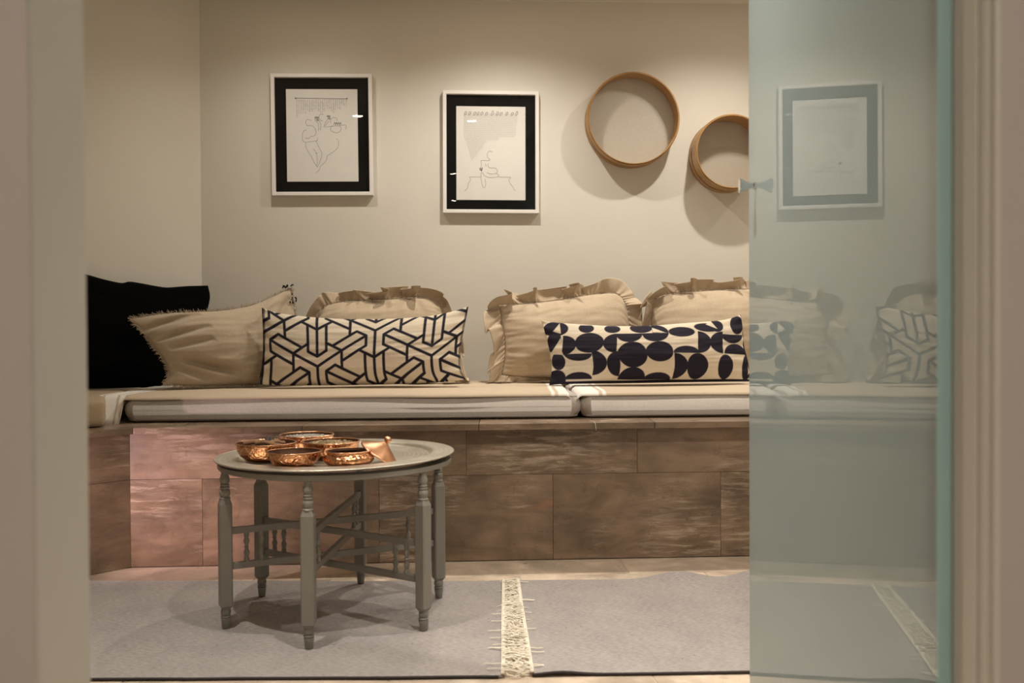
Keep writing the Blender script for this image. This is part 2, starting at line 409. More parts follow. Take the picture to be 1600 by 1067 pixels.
lower = [CB.x, bx(316), bx(592), bx(864), bx(1126)]; lower += [lower[-1] + .55, xr]
upper = [CB.x, bx(462), bx(729), bx(996)]; upper += [upper[-1] + .55, xr]
brow(lower, 0.001, zj); brow(upper, zj, SLAB0)
def lrow(ts, z0, z1):
    for a, b in zip(ts[:-1], ts[1:]):
        p, q = CB + dL * b, CB + dL * a
        face_tile(p, q, z0, z1, (0, -1, 0))
lrow([0, .42, .9, 1.25], 0.001, zj); lrow([0, .28, .8, 1.25], zj, SLAB0)
# top slabs, overhanging the face
OV = .045
def bs(px): return on_lean(px, 664, YB - OV, 0).x
cbx = CB.x + .028
sx_ = [cbx, bs(472), bs(748), bs(1023)]; sx_ += [sx_[-1] + .57, xr]
for a, b in zip(sx_[:-1], sx_[1:]):
    g = .0008
    ya, yb2 = YB - OV, YB + .45
    pts = [bl(a + g, ya + S * a), bl(b - g, ya + S * b), bl(b - g, yb2 + S * b), bl(a + g, yb2 + S * a)]
    cx, cy = sum(p[0] for p in pts) / 4, sum(p[1] for p in pts) / 4
    MB().prism([(p[0] - cx, p[1] - cy) for p in pts], -.01, .01).build('top_slab', M['stone'], bench, bevel=.0015, loc=(cx, cy, (SLAB0 + SLAB1) / 2))
for t0, t1 in ((0, .5), (.5, 1.2)):
    p0 = CB - nL * OV + dL * (t0 - (.0 if t0 else -.0)); p1 = CB - nL * OV + dL * t1
    q0 = CB + nL * .4 + dL * (t0 if t0 else -.02); q1 = CB + nL * .4 + dL * t1
    if t0 == 0: p0 = Vector((cbx - .001, YB - OV + S * cbx, 0)); q0 = Vector((cbx - .001, YB + .3, 0))
    pts = [bl(p.x, p.y) for p in (p1 + dL * -.001, p0, q0, q1 + dL * -.001)]
    cx, cy = sum(p[0] for p in pts) / 4, sum(p[1] for p in pts) / 4
    MB().prism([(p[0] - cx, p[1] - cy) for p in pts], -.01, .01).build('top_slab', M['stone'], bench, bevel=.0015, loc=(cx, cy, (SLAB0 + SLAB1) / 2))

# ------------------------------------------------------------------ seat cushions and throws
CT = .530
def cushion(name, L, D, H, label, loc, rz, mat, seed):
    r = empty(name, loc, (0, 0, rz), label=label, cat='seat cushion', group='seat cushions on the stone bench')
    def surf(top):
        def fn(u, v):
            x = (u - .5); y = (v - .5)
            # rounded corners in plan
            ex, ey = x * 2, y * 2
            rx, ry = L / 2, D / 2; rr = .030
            X, Y = ex * rx, ey * ry
            dx = max(0, abs(X) - (rx - rr)); dy = max(0, abs(Y) - (ry - rr)); d = math.hypot(dx, dy)
            if d > rr:
                X = math.copysign(rx - rr + dx * rr / d, X); Y = math.copysign(ry - rr + dy * rr / d, Y); d = rr
            e = min(1, d / rr); k = math.sqrt(max(0, 1 - e ** 2.2))
            h = H / 2 * (.80 + .20 * k)
            nz = noise.noise(Vector((X * 4 + seed, Y * 4, top * 3))) * .0022 + noise.noise(Vector((X * 18 + seed, Y * 18, 0))) * .0006
            return (X, Y, h * (1 if top else -1) + (nz if top else 0) * (.3 + .7 * k))
        return fn
    nu, nv = 110, 40
    m = MB(); a = surf(1); b = surf(0)
    us = [.5 - .5 * math.cos(PI * i / (nu - 1)) for i in range(nu)]
    # denser near the rim
    def rem(n, R, rr=.05):
        k = max(4, n // 8); lo = [rr / R * (1 - math.cos(PI / 2 * i / k)) for i in range(k + 1)]
        mid = [lo[-1] + (1 - 2 * lo[-1]) * i / (n - 2 * k - 1) for i in range(1, n - 2 * k - 1)]
        return lo + mid + [1 - q for q in reversed(lo)]
    U = rem(nu, L); Vv = rem(nv, D)
    nu, nv = len(U), len(Vv)
    vs = [a(u, v) for v in Vv for u in U] + [b(u, v) for v in Vv for u in U]
    fs = []
    for j in range(nv - 1):
        for i in range(nu - 1):
            q = (j * nu + i, j * nu + i + 1, (j + 1) * nu + i + 1, (j + 1) * nu + i); fs.append(q); fs.append(tuple(x + nu * nv for x in q[::-1]))
    per = [i for i in range(nu)] + [j * nu + nu - 1 for j in range(1, nv)] + [(nv - 1) * nu + i for i in range(nu - 2, -1, -1)] + [j * nu for j in range(nv - 2, 0, -1)]
    # side band bulging outwards
    n = len(per); rows = [per]
    for q in (1, 2, 3):
        row = []
        for pi in per:
            A, B = Vector(vs[pi]), Vector(vs[pi + nu * nv]); f = q / 4
            P = A.lerp(B, f); out = Vector((A.x / L * .0 + math.copysign(1, A.x) * max(0, abs(A.x) - L / 2 + .05), math.copysign(1, A.y) * max(0, abs(A.y) - D / 2 + .05), 0))
            if out.length > 1e-5: out.normalize()
            P += out * (.016 * math.sin(PI * f) ** .8 + noise.noise(Vector((A.x * 9 + seed, A.y * 9, f * 2))) * .0025)
            vs.append(tuple(P)); row.append(len(vs) - 1)
        rows.append(row)
    rows.append([p + nu * nv for p in per])
    for r0, r1 in zip(rows[:-1], rows[1:]):
        for k in range(n): fs.append((r0[k], r0[(k + 1) % n], r1[(k + 1) % n], r1[k]))
    m.add(vs, fs)
    m.build('cover', mat, r, smooth=True)
    # piping cord along the top and bottom edges
    for lvl, base in ((0, 0), (4, 4)):
        pts = [Vector(vs[p]) for p in rows[lvl]]; pts.append(pts[0])
        MB().tube(pts, .0022, 5, caps=False).build('piping', mat, r, smooth=True)
    return r
HC = CT - SLAB1
ca = Vector((-1.315, 0)); 
cushion('seat_cushion', 1.486, .74, HC - .002, 'long cream seat cushion on the bench behind the tray table', (-.541, 3.21 + .37 - S * .541, SLAB1 + HC / 2 + .0005), yaw, M['cushion'], 1.0)
cushion('seat_cushion', 1.50, .74, HC - .002, 'cream seat cushion on the bench running right behind the glass door', (.968, 3.21 + .37 + S * .968, SLAB1 + HC / 2 + .0005), yaw, M['cushion'], 5.0)
lcp = [CB + dL * .062 + nL * .035, Vector((-1.372, 3.24, 0)), Vector((-1.41, 3.80, 0)), CW + dL * .12 - nL * .03, CW + dL * 1.2 - nL * .03, CB + dL * 1.12 + nL * .035]
lcc = sum(lcp, Vector()) / len(lcp)
lr = empty('seat_cushion', (lcc.x, lcc.y, SLAB1), label='cushion on the left arm of the bench wrapped in plain tan cloth', cat='seat cushion', group='seat cushions on the stone bench')
lm_ = MB().prism([(p.x - lcc.x, p.y - lcc.y) for p in lcp], .002, CT - SLAB1 + .004)
lo_ = lm_.build('cover', M['brown_cloth'], lr, smooth=True, bevel=.022, seg=6)
WHITE = np.array([.80, .76, .70]); BEI = np.array([.56, .45, .33]); TAN = np.array([.34, .255, .165])
def throw(label, x0, x1, y0, D, stripes, loc_y, seed, left_drop=False, base=BEI):
    """a thin cloth lying on the cushion; x runs along the bench"""
    nu, nv = int((x1 - x0) / .006), 60
    cols = []
    def fn(u, v):
        x = x0 + u * (x1 - x0); y = y0 + v * D
        z = CT + .0028 + noise.noise(Vector((x * 3 + seed, y * 5, 0))) * .0028 + noise.noise(Vector((x * 9 + seed, y * 40, 0))) * .0008
        f = (y - y0)
        if f < .03: z -= .011 * (1 - f / .03) ** 2
        y2 = y + (1 - min(1, f / .12)) * noise.noise(Vector((x * 2.2 + seed, 3, 0))) * .010
        e = .02
        if x1 - x < e: z -= .016 * (1 - (x1 - x) / e) ** 2
        q = g = 0
        if left_drop and x - x0 < .098:
            q = min(1, (1 - (x - x0) / .098) * 9); g = max(0, 1 - f / .055) ** .8; z -= .077 * q * g; y2 -= .028 * q * max(0, 1 - f / .09)
        elif not left_drop and x - x0 < e: z -= .016 * (1 - (x - x0) / e) ** 2
        xs = x + .012 * q * g
        cols.append(None)
        return (xs, y2 + S * x, z)
    m = MB().grid(nu, nv, fn)
    o = m.build('bench_throw', M['printed'], None, smooth=True)
    C = np.zeros((nu * nv, 3))
    for j in range(nv):
        for i in range(nu):
            x = x0 + i / (nu - 1) * (x1 - x0); c = base
            for (a, b, cc) in stripes:
                if a <= x <= b: c = cc
            C[j * nu + i] = c
    vcol(o, C)
    sm = o.modifiers.new('thick', 'SOLIDIFY'); sm.thickness = .0022; sm.offset = 1
    tag(o, label=label, cat='throw')
    return o
e1 = .200; e2 = .216
throw('beige cloth with white end stripes laid over the seat cushion behind the table', -1.370, e1, 3.205, .74,
      [(e1 - .045, e1, WHITE), (e1 - .072, e1 - .057, WHITE), (-1.370, -1.280, WHITE), (-1.352, -1.348, BEI * .8), (-1.306, -1.301, BEI * .8)], 0, 2.0, True)
throw('beige cloth with white end stripes reaching behind the glass door', e2, 1.715, 3.205, .74,
      [(e2, e2 + .075, WHITE), (e2 + .087, e2 + .102, WHITE)], 0, 7.0)
# ------------------------------------------------------------------ pillows
def curve(pts, n):
    """Catmull-Rom through points, resampled evenly"""
    P = [np.array(p, float) for p in pts]
    if len(P) == 2: return [P[0] + (P[1] - P[0]) * t for t in np.linspace(0, 1, n)]
    Q = [2 * P[0] - P[1]] + P + [2 * P[-1] - P[-2]]; out = []
    for i in range(1, len(Q) - 2):
        for t in np.linspace(0, 1, 24, endpoint=False):
            a, b, c, d = Q[i - 1], Q[i], Q[i + 1], Q[i + 2]
            out.append(.5 * ((2 * b) + (-a + c) * t + (2 * a - 5 * b + 4 * c - d) * t * t + (-a + 3 * b - 3 * c + d) * t ** 3))
    out.append(Q[-2]); out = np.array(out)
    s = np.concatenate([[0], np.cumsum(np.linalg.norm(np.diff(out, axis=0), axis=1))])
    return [np.array([np.interp(q, s, out[:, k]) for k in range(out.shape[1])]) for q in np.linspace(0, s[-1], n)]
def pillow(parent, top, bottom, left, right, yb, lean, th, mat, nu=90, nv=56, wr=.004, seed=0, gather=0, pa=.55, yaw_=S, colfn=None, name='body', fold=None, zb=.535):
    """px outlines: top/bottom run left to right, left/right run bottom to top. Returns perimeter info"""
    n = Vector((yaw_, -1, lean)).normalized()
    W = lambda pts, k: [on_lean(p[0], p[1], yb, lean, zb, yaw_) for p in curve(pts, k)]
    Tp, Bt, Lf, Rt = W(top, nu), W(bottom, nu), W(left, nv), W(right, nv)
    front = []; back = []
    for j in range(nv):
        v = j / (nv - 1)
        for i in range(nu):
            u = i / (nu - 1)
            P = Bt[i] * (1 - v) + Tp[i] * v + Lf[j] * (1 - u) + Rt[j] * u - (Bt[0] * (1 - u) * (1 - v) + Bt[-1] * u * (1 - v) + Tp[0] * (1 - u) * v + Tp[-1] * u * v)
            k = (max(0, math.sin(PI * u)) ** pa) * (max(0, math.sin(PI * v)) ** (pa * .9))
            edge = min(u, 1 - u, v * .7, (1 - v) * .7)
            q = noise.noise(Vector((u * 3.1 + seed, v * 8 + seed, 0))) + .5 * noise.noise(Vector((u * 6 + seed, v * 19, 3)))
            q2 = abs(noise.noise(Vector((u * 4 + seed * 2, v * 11 - u * 3, 7))))
            wv = wr * (q + .8 * (.3 - q2)) * min(1, edge * 14)
            if gather:
                du = min(u, 1 - u); dv = min(v, 1 - v)
                wv += gather * math.exp(-du / .10) * math.sin(v * 70 + 5 * noise.noise(Vector((v * 6, seed, u * 2)))) * min(1, du * 30)
                wv += gather * .8 * math.exp(-dv / .12) * math.sin(u * 75 + 5 * noise.noise(Vector((u * 6, seed, 4)))) * min(1, dv * 30)
            if fold: wv += fold(u, v)
            front.append(P + n * (th * k + wv)); back.append(P - n * (th * .8 * k))
    N = nu * nv; vs = front + back; fs = []
    m = MB()
    idx = lambda i, j: j * nu + i
    def bi(i, j): return idx(i, j) if i in (0, nu - 1) or j in (0, nv - 1) else idx(i, j) + N
    for j in range(nv - 1):
        for i in range(nu - 1):
            fs.append((idx(i, j), idx(i + 1, j), idx(i + 1, j + 1), idx(i, j + 1)))
            fs.append((bi(i, j + 1), bi(i + 1, j + 1), bi(i + 1, j), bi(i, j)))
    # back interior nodes at the rim share the front ones; unused copies are dropped
    o = MB().add(vs, fs).build(name, mat, parent, smooth=True)
    if colfn:
        C = np.zeros((2 * N, 3))
        for j in range(nv):
            for i in range(nu):
                c = colfn(i / (nu - 1), j / (nv - 1)); C[idx(i, j)] = c; C[idx(i, j) + N] = c
        vcol(o, C)
    M_inv = parent.matrix_basis.inverted() if parent else None
    if parent:
        me = o.data; me.transform(M_inv)
    per = Bt[:-1] + Rt[:-1] + Tp[::-1][:-1] + Lf[::-1][:-1]
    return o, per, n, (Tp, Bt, Lf, Rt)
def local(parent, o):
    o.data.transform(parent.matrix_basis.inverted()); o.parent = parent; return o
def ruffle(parent, per, n, width, amp, folds, mat, seed, lift=None, droop=.4):
    """gathered flounce standing out from the closed perimeter"""
    P = per + [per[0]]
    L = [0]
    for a, b in zip(P[:-1], P[1:]): L.append(L[-1] + (b - a).length)
    tot = L[-1]; K = int(tot / .0020); nw = 12
    cen = sum(per, Vector()) / len(per)
    Px = np.array([list(p) for p in P])
    def at(s): 
        s = s % tot
        return Vector([float(np.interp(s, L, Px[:, k])) for k in range(3)])
    rows = []
    phase = 0; lastw = 0
    vs = []
    for i in range(K):
        s = i / K * tot
        p = at(s)
        a_, b_ = at(s - .02), at(s + .02); t = (b_ - a_).normalized()
        out = n.cross(t) * -1
        if out.dot(p - cen) < 0: out = -out
        out = (out * .8 + (p - cen).normalized() * .35).normalized()
        loc = 1 + .55 * noise.noise(Vector((s * 7, seed, 0)))
        ph = 2 * PI * folds * s + 3.0 * noise.noise(Vector((s * 9, seed, 5)))
        w = width * (1 + .28 * noise.noise(Vector((s * 8, seed, 9))))
        side = noise.noise(Vector((s * 4, seed, 15)))
        for j in range(nw):
            f = j / (nw - 1)
            A = amp * loc * f ** .8
            vert = abs(out.z)                       # 1 along the top, 0 along the sides
            cr = .0030 * f * math.sin(ph * 3.3 + side * 4) + .0022 * math.sin(ph * 7.1 + 3 * side) * (1 - .4 * f)
            fold_ = math.sin(ph) + .35 * math.sin(2.3 * ph + 4 * side)
            q = p + out * (w * f * (1 - .12 * f)) + n * (1.1 * A * fold_ + .006 + cr + w * f * f * (.3 + 1.1 * side))
            q += t * (A * 1.15 * math.sin(2 * ph + .8) * (.6 + side) + .5 * A * math.sin(ph * .5 + 2))
            q += out * (A * .30 * math.sin(ph + 1.2 + 2 * side)) + Vector((0, 0, -w * f * (.28 + .60 * (1 - vert)) * (.7 + side)))
            if q.z < CT + .006: q.z = CT + .006 + .004 * (1 + math.sin(ph)) * f
            yw = YW + S * q.x - .006
            if q.y > yw: q.y = yw - .002
            vs.append(q)
    fs = []
    for i in range(K):
        k = (i + 1) % K
        for j in range(nw - 1): fs.append((i * nw + j, k * nw + j, k * nw + j + 1, i * nw + j + 1))
    o = MB().add(vs, fs).build('ruffle', mat, None, smooth=True)
    local(parent, o)
    sm = o.modifiers.new('thick', 'SOLIDIFY'); sm.thickness = .0016; sm.offset = 0
    return o
GP = 'linen pillows with ruffled edges along the back wall'
# black pillow in the corner
r = empty('pillow', (-1.45, 3.5, CT), label='large black pillow leaning in the left corner', cat='pillow')
ylean = .75
pillow(r, [(62, 424), (120, 426), (165, 437), (190, 442), (205, 440), (245, 447), (262, 449), (290, 447), (325, 446)],
       [(62, 606), (150, 606), (240, 605), (318, 603)], [(62, 606), (66, 520), (62, 424)], [(318, 603), (316, 560), (321, 500), (328, 466), (325, 446)],
       4.93, .12, .062, M['black_cloth'], wr=.006, seed=3, yaw_=.9, nu=70, nv=46)
# beige pillow with frayed edge
r = empty('pillow', (-1.05, 3.55, CT), label='beige linen pillow with frayed fringe in front of the black pillow', cat='pillow')
def bfold(u, v):
    z = 0
    for (a, b, c, d, w, h) in ((.02, .80, .40, .95, .030, -.020), (.06, .62, .42, .74, .028, -.014), (.10, .48, .40, .56, .03, -.010), (.14, .30, .55, .12, .035, -.024), (.05, .22, .35, .05, .03, -.012), (.82, .62, .98, .93, .03, -.012), (.66, .72, .90, .98, .03, .008)):
        px, py = c - a, d - b; t = max(0, min(1, ((u - a) * px + (v - b) * py) / (px * px + py * py)))
        dd = math.hypot(u - a - t * px, (v - b - t * py) * .7)
        z += h * 1.7 * math.exp(-(dd / w) ** 2) * math.sin(PI * min(1, .12 + t * .88)) ** .7
    return z
pil, per, n, ed = pillow(r, [(203, 499), (230, 494), (262, 490), (300, 488), (345, 486), (390, 478), (420, 466), (440, 456), (455, 450)],
       [(256, 601), (300, 603), (360, 602), (420, 601), (470, 600)], [(256, 601), (263, 584), (258, 566), (240, 542), (222, 518), (203, 499)],
       [(470, 600), (468, 560), (464, 520), (459, 480), (455, 450)], 4.10, .30, .082, M['linen_b'], wr=.004, seed=11, fold=bfold, nu=130, nv=80, yaw_=.53)
fr = MB(); rr_ = random.Random(4)
cen = sum(per, Vector()) / len(per)
for k, p in enumerate(per):
    q = per[(k + 1) % len(per)]; L = (q - p).length
    for m_ in range(max(1, int(L / .0011))):
        s = p.lerp(q, rr_.random()); out = (s - cen).normalized()
        l = rr_.uniform(.008, .021); d = (out + Vector((rr_.uniform(-.7, .7), rr_.uniform(-.6, .3), rr_.uniform(-.7, .7)))).normalized()
        s2 = s - out * .006 + n * .003
        e = s2 + d * l; e.z = max(e.z, CT + .006)
        mid = s2.lerp(e, .5) + Vector((rr_.uniform(-.003, .003), rr_.uniform(-.003, .003), rr_.uniform(-.003, .003))); mid.z = max(mid.z, CT + .006)
        fr.tube([s2, mid, e], [.0011, .0010, .0007], 3)
o = local(r, fr.build('fringe', M['linen_b'], None)); tag(o, kind='stuff')
tk = MB(); tr_c = on_lean(455, 450, 4.10, .30, .535, .53)
for k in range(20):
    a = tr_c + Vector((rr_.uniform(-.02, .02), rr_.uniform(-.03, .0), rr_.uniform(-.075, .012)))
    if k < 12: a = tr_c + Vector((.008 + rr_.uniform(-.006, .012), rr_.uniform(-.035, -.005), rr_.uniform(-.075, -.01)))
    elif k < 20: a = tr_c + Vector((rr_.uniform(-.03, .0), rr_.uniform(-.02, 0), rr_.uniform(.0, .012)))
    b = a + Vector((rr_.uniform(-.012, .014), rr_.uniform(-.004, .004), rr_.uniform(-.012, .008)))
    tk.tube([a, (a + b) / 2 + Vector((0, 0, .003)), b], [.0022, .0036, .0014], 6)
tag(local(r, tk.build('knots', M['black_yarn'], None)), kind='stuff')
tg = MB().tube([tr_c + Vector((.012, -.03, -.03)), tr_c + Vector((.02, -.034, -.05)), tr_c + Vector((.024, -.034, -.066))], [.001, .0028, .0022], 4)
local(r, tg.build('care_tag', M['cushion'], None))

# ruffled pillows at the back
r = empty('pillow', (-.55, 3.8, CT), label='ruffled beige linen pillow behind the hexagon-patterned pillow', cat='pillow')
pil, per, n, ed = pillow(r, [(497, 489), (512, 477), (540, 471), (585, 470), (630, 466), (662, 465), (682, 470), (690, 478)],
       [(490, 594), (560, 596), (640, 594), (712, 590)], [(490, 594), (488, 560), (489, 520), (497, 489)], [(712, 590), (705, 560), (700, 520), (690, 478)],
       3.80, .16, .085, M['linen'], wr=.004, seed=21, gather=.0025)
ruffle(r, per, n, .058, .024, 8.5, M['linen'], 3.3)
r = empty('pillow', (.2, 3.8, CT), label='ruffled beige linen pillow between the two patterned pillows', cat='pillow')
pil, per, n, ed = pillow(r, [(780, 477), (800, 476), (840, 473), (880, 468), (920, 461), (955, 458), (970, 464), (979, 480)],
       [(783, 586), (830, 590), (900, 592), (972, 590)], [(783, 586), (788, 560), (788, 530), (783, 500), (780, 477)], [(972, 590), (980, 550), (983, 515), (979, 480)],
       3.80, .16, .095, M['linen'], wr=.005, seed=31, gather=.003)
ruffle(r, per, n, .066, .027, 8, M['linen'], 8.1)
r = empty('pillow', (.8, 3.8, CT), label='ruffled beige linen pillow behind the circle-patterned pillow, cut off by the glass door', cat='pillow')
pil, per, n, ed = pillow(r, [(1019, 476), (1032, 463), (1060, 458), (1110, 454), (1160, 452), (1200, 453), (1216, 468)],
       [(1024, 588), (1080, 592), (1150, 592), (1212, 588)], [(1024, 588), (1020, 550), (1016, 510), (1019, 476)], [(1212, 588), (1220, 550), (1222, 510), (1216, 468)],
       3.80, .16, .09, M['linen'], wr=.004, seed=41, gather=.0025)
ruffle(r, per, n, .064, .027, 8, M['linen'], 14.7)

# hexagon print
CREAM = np.array([.66, .565, .44]); NAVY = np.array([.016, .013, .022])
q_, e_, w_, hw_ = .43, .85, .14, .022
segs = []
D3 = [(0, -1), (.8660254, .5), (-.8660254, .5)]
for d in D3:
    px, py = -d[1], d[0]
    def pt(a, b, d=d, p=(px, py)): return (d[0] * a + p[0] * b, d[1] * a + p[1] * b)
    tri = w_ * math.tan(math.radians(30))
    segs.append((pt(0, 0), pt(e_, 0)))
    for sgn in (1, -1):
        segs.append((pt(q_ - tri, sgn * w_), pt(e_ - tri, sgn * w_)))
        segs.append((pt(e_ - tri, sgn * w_), pt(e_, 0)))
        segs.append((pt(q_, 0), pt(q_ - .27 * .5, sgn * .27 * .8660254)))
SEG = []
for i in range(-4, 5):
    for j in range(-4, 5):
        ox, oy = j * .8660254, i + j * .5
        oy = i + (.5 if j % 2 else 0)
        if abs(ox) > 3.4 or abs(oy) > 2.6: continue
        for a, b in segs: SEG.append((a[0] + ox, a[1] + oy, b[0] + ox, b[1] + oy))
SEG = np.array(SEG)
def hexcol(u, v):
    # pillow plane in units of the repeat; the tripod centre sits at u=.29, v=.24
    X = (u - .29) * 325 / 106; Y = (v - .25) * 112 / 106
    a = math.radians(4.2); x = X * math.cos(a) + Y * math.sin(a); y = -X * math.sin(a) + Y * math.cos(a)
    ax, ay = SEG[:, 0], SEG[:, 1]; bx_, by = SEG[:, 2] - ax, SEG[:, 3] - ay
    t = np.clip(((x - ax) * bx_ + (y - ay) * by) / (bx_ * bx_ + by * by), 0, 1)
    d = np.sqrt(np.min((x - ax - t * bx_) ** 2 + (y - ay - t * by) ** 2))
    f = min(1, max(0, (d - hw_) / .010 + .5))
    if u < .012 or u > .99: f *= .3
    return NAVY * (1 - f) + CREAM * f
def edgepuck(u, v):
    return .0035 * math.exp(-min(u, 1 - u) / .05) * math.sin(v * 38 + 3 * u) - .004 * math.exp(-((v - .05) / .04) ** 2) * math.sin(u * 20)
r = empty('pillow', (-.5, 3.6, CT), label='long cream pillow with a navy hexagon line pattern', cat='pillow')
pil, per, n, ed = pillow(r, [(410, 481), (430, 488), (470, 494), (520, 498), (570, 499), (620, 498), (670, 494), (705, 487), (732, 479)],
       [(404, 600), (430, 602), (520, 602), (620, 600), (690, 597), (728, 593)], [(404, 600), (410, 570), (412, 530), (410, 481)],
       [(728, 593), (720, 575), (720, 545), (726, 510), (732, 479)], 3.54, .22, .068, M['printed'], nu=520, nv=190, wr=.0025, seed=51, fold=edgepuck, colfn=hexcol, pa=.5, name='cover')
zp = MB().tube([p - n * 0 for p in ed[2]], .0022, 6); local(r, zp.build('edge_seam', M['black_yarn'], None, smooth=True))
# circle print
def cc2(u, v):
    yt = np.interp(u, [0, .15, .35, .55, .75, .9, 1], [80, 98, 115, 118, 100, 78, 50]); yb_ = np.interp(u, [0, .1, .5, 1], [472, 470, 458, 450])
    xl = np.interp(1 - v, [0, .5, 1], [18, 80, 70]); xr_ = np.interp(1 - v, [0, .5, 1], [1238, 1258, 1298])
    return xl + u * (xr_ - xl), yt + (1 - v) * (yb_ - yt)
SH = [(105, 135, 72, 47, None), (287, 135, 45, 31, ('y>', 112)), (443, 143, 47, 28, ('y>', 118)), (617, 140, 66, 33, ('y>', 116)), (680, 177, 96, 62, ('q', 680)),
 (857, 168, 78, 31, None), (840, 92, 95, 16, ('y>', 60)), (1015, 135, 76, 28, None), (1075, 122, 40, 38, None), (1205, 112, 42, 56, None),
 (98, 215, 40, 62, None), (150, 242, 76, 58, ('x>', 148)), (305, 230, 83, 61, None), (468, 236, 80, 58, ('x<', 468)), (540, 175, 78, 55, ('y>', 176)), (697, 175, 78, 54, ('y>', 176)),
 (955, 230, 80, 65, ('x>', 955)), (1110, 225, 78, 65, ('x<', 1110)), (1172, 172, 70, 52, ('y>', 172)), (1190, 292, 70, 62, ('y<', 292)), (1262, 240, 14, 62, None),
 (238, 297, 80, 42, ('y>', 297)), (560, 305, 85, 74, None), (722, 288, 80, 58, None), (885, 298, 78, 42, ('y<', 298)), (118, 338, 38, 50, None),
 (320, 350, 80, 71, ('x>', 320)), (482, 357, 78, 70, ('x<', 482)), (808, 370, 80, 70, ('x>', 808)), (950, 370, 63, 70, None), (1125, 370, 46, 70, None), (1265, 370, 32, 72, None),
 (240, 446, 80, 40, ('y<', 446)), (98, 455, 68, 66, None), (560, 446, 80, 66, ('y<', 446)), (715, 446, 80, 38, ('y<', 446))]
LT = [((128, 98), (88, 152), (135, 168)), ((135, 195), (82, 290), (152, 300)), ((682, 140), (682, 172), (758, 174)), ((1046, 92), (1078, 142), (1010, 114)), ((1276, 338), (1300, 380), (1276, 412))]
def circol(u, v):
    x, y = cc2(u, v); f = 0
    for (cx, cy, rx, ry, cl) in SH:
        d = (1 - math.hypot((x - cx) / (rx * 1.035), (y - cy) / (ry * 1.035))) * min(rx, ry)
        if cl:
            k, q = cl
            if k == 'y>': d = min(d, y - q)
            elif k == 'y<': d = min(d, q - y)
            elif k == 'x>': d = min(d, x - q)
            elif k == 'x<': d = min(d, q - x)
            else: d = min(d, x - q, 177 - y)
        f = max(f, min(1, max(0, d / 3 + .5)))
    for t in LT:
        s = 1e9
        A = (t[1][0] - t[0][0]) * (t[2][1] - t[0][1]) - (t[1][1] - t[0][1]) * (t[2][0] - t[0][0]); sg = 1 if A > 0 else -1
        for a, b in ((0, 1), (1, 2), (2, 0)):
            ex, ey = t[b][0] - t[a][0], t[b][1] - t[a][1]
            s = min(s, sg * (ex * (y - t[a][1]) - ey * (x - t[a][0])) / math.hypot(ex, ey))
        f = min(f, 1 - min(1, max(0, s / 3 + .5)))
    if v < .03: f = 1
    return (NAVY * 1.15) * f + CREAM * (1 - f)
r = empty('pillow', (.6, 3.6, CT), label='long cream pillow with a navy circle and half-circle pattern', cat='pillow')
pil, per, n, ed = pillow(r, [(846, 501), (870, 504), (920, 508), (970, 510), (1020, 509), (1070, 505), (1110, 502), (1135, 499), (1157, 492)],
       [(858, 602), (880, 600), (960, 599), (1080, 597), (1172, 596)], [(858, 602), (862, 575), (858, 545), (852, 522), (846, 501)],
       [(1172, 596), (1169, 570), (1162, 540), (1160, 515), (1157, 492)], 3.54, .22, .066, M['printed'], nu=520, nv=170, wr=.0025, seed=61, fold=edgepuck, colfn=circol, pa=.5, name='cover')
zp = MB().tube([p for p in ed[3]], .0018, 6); local(r, zp.build('edge_seam', M['black_yarn'], None, smooth=True))

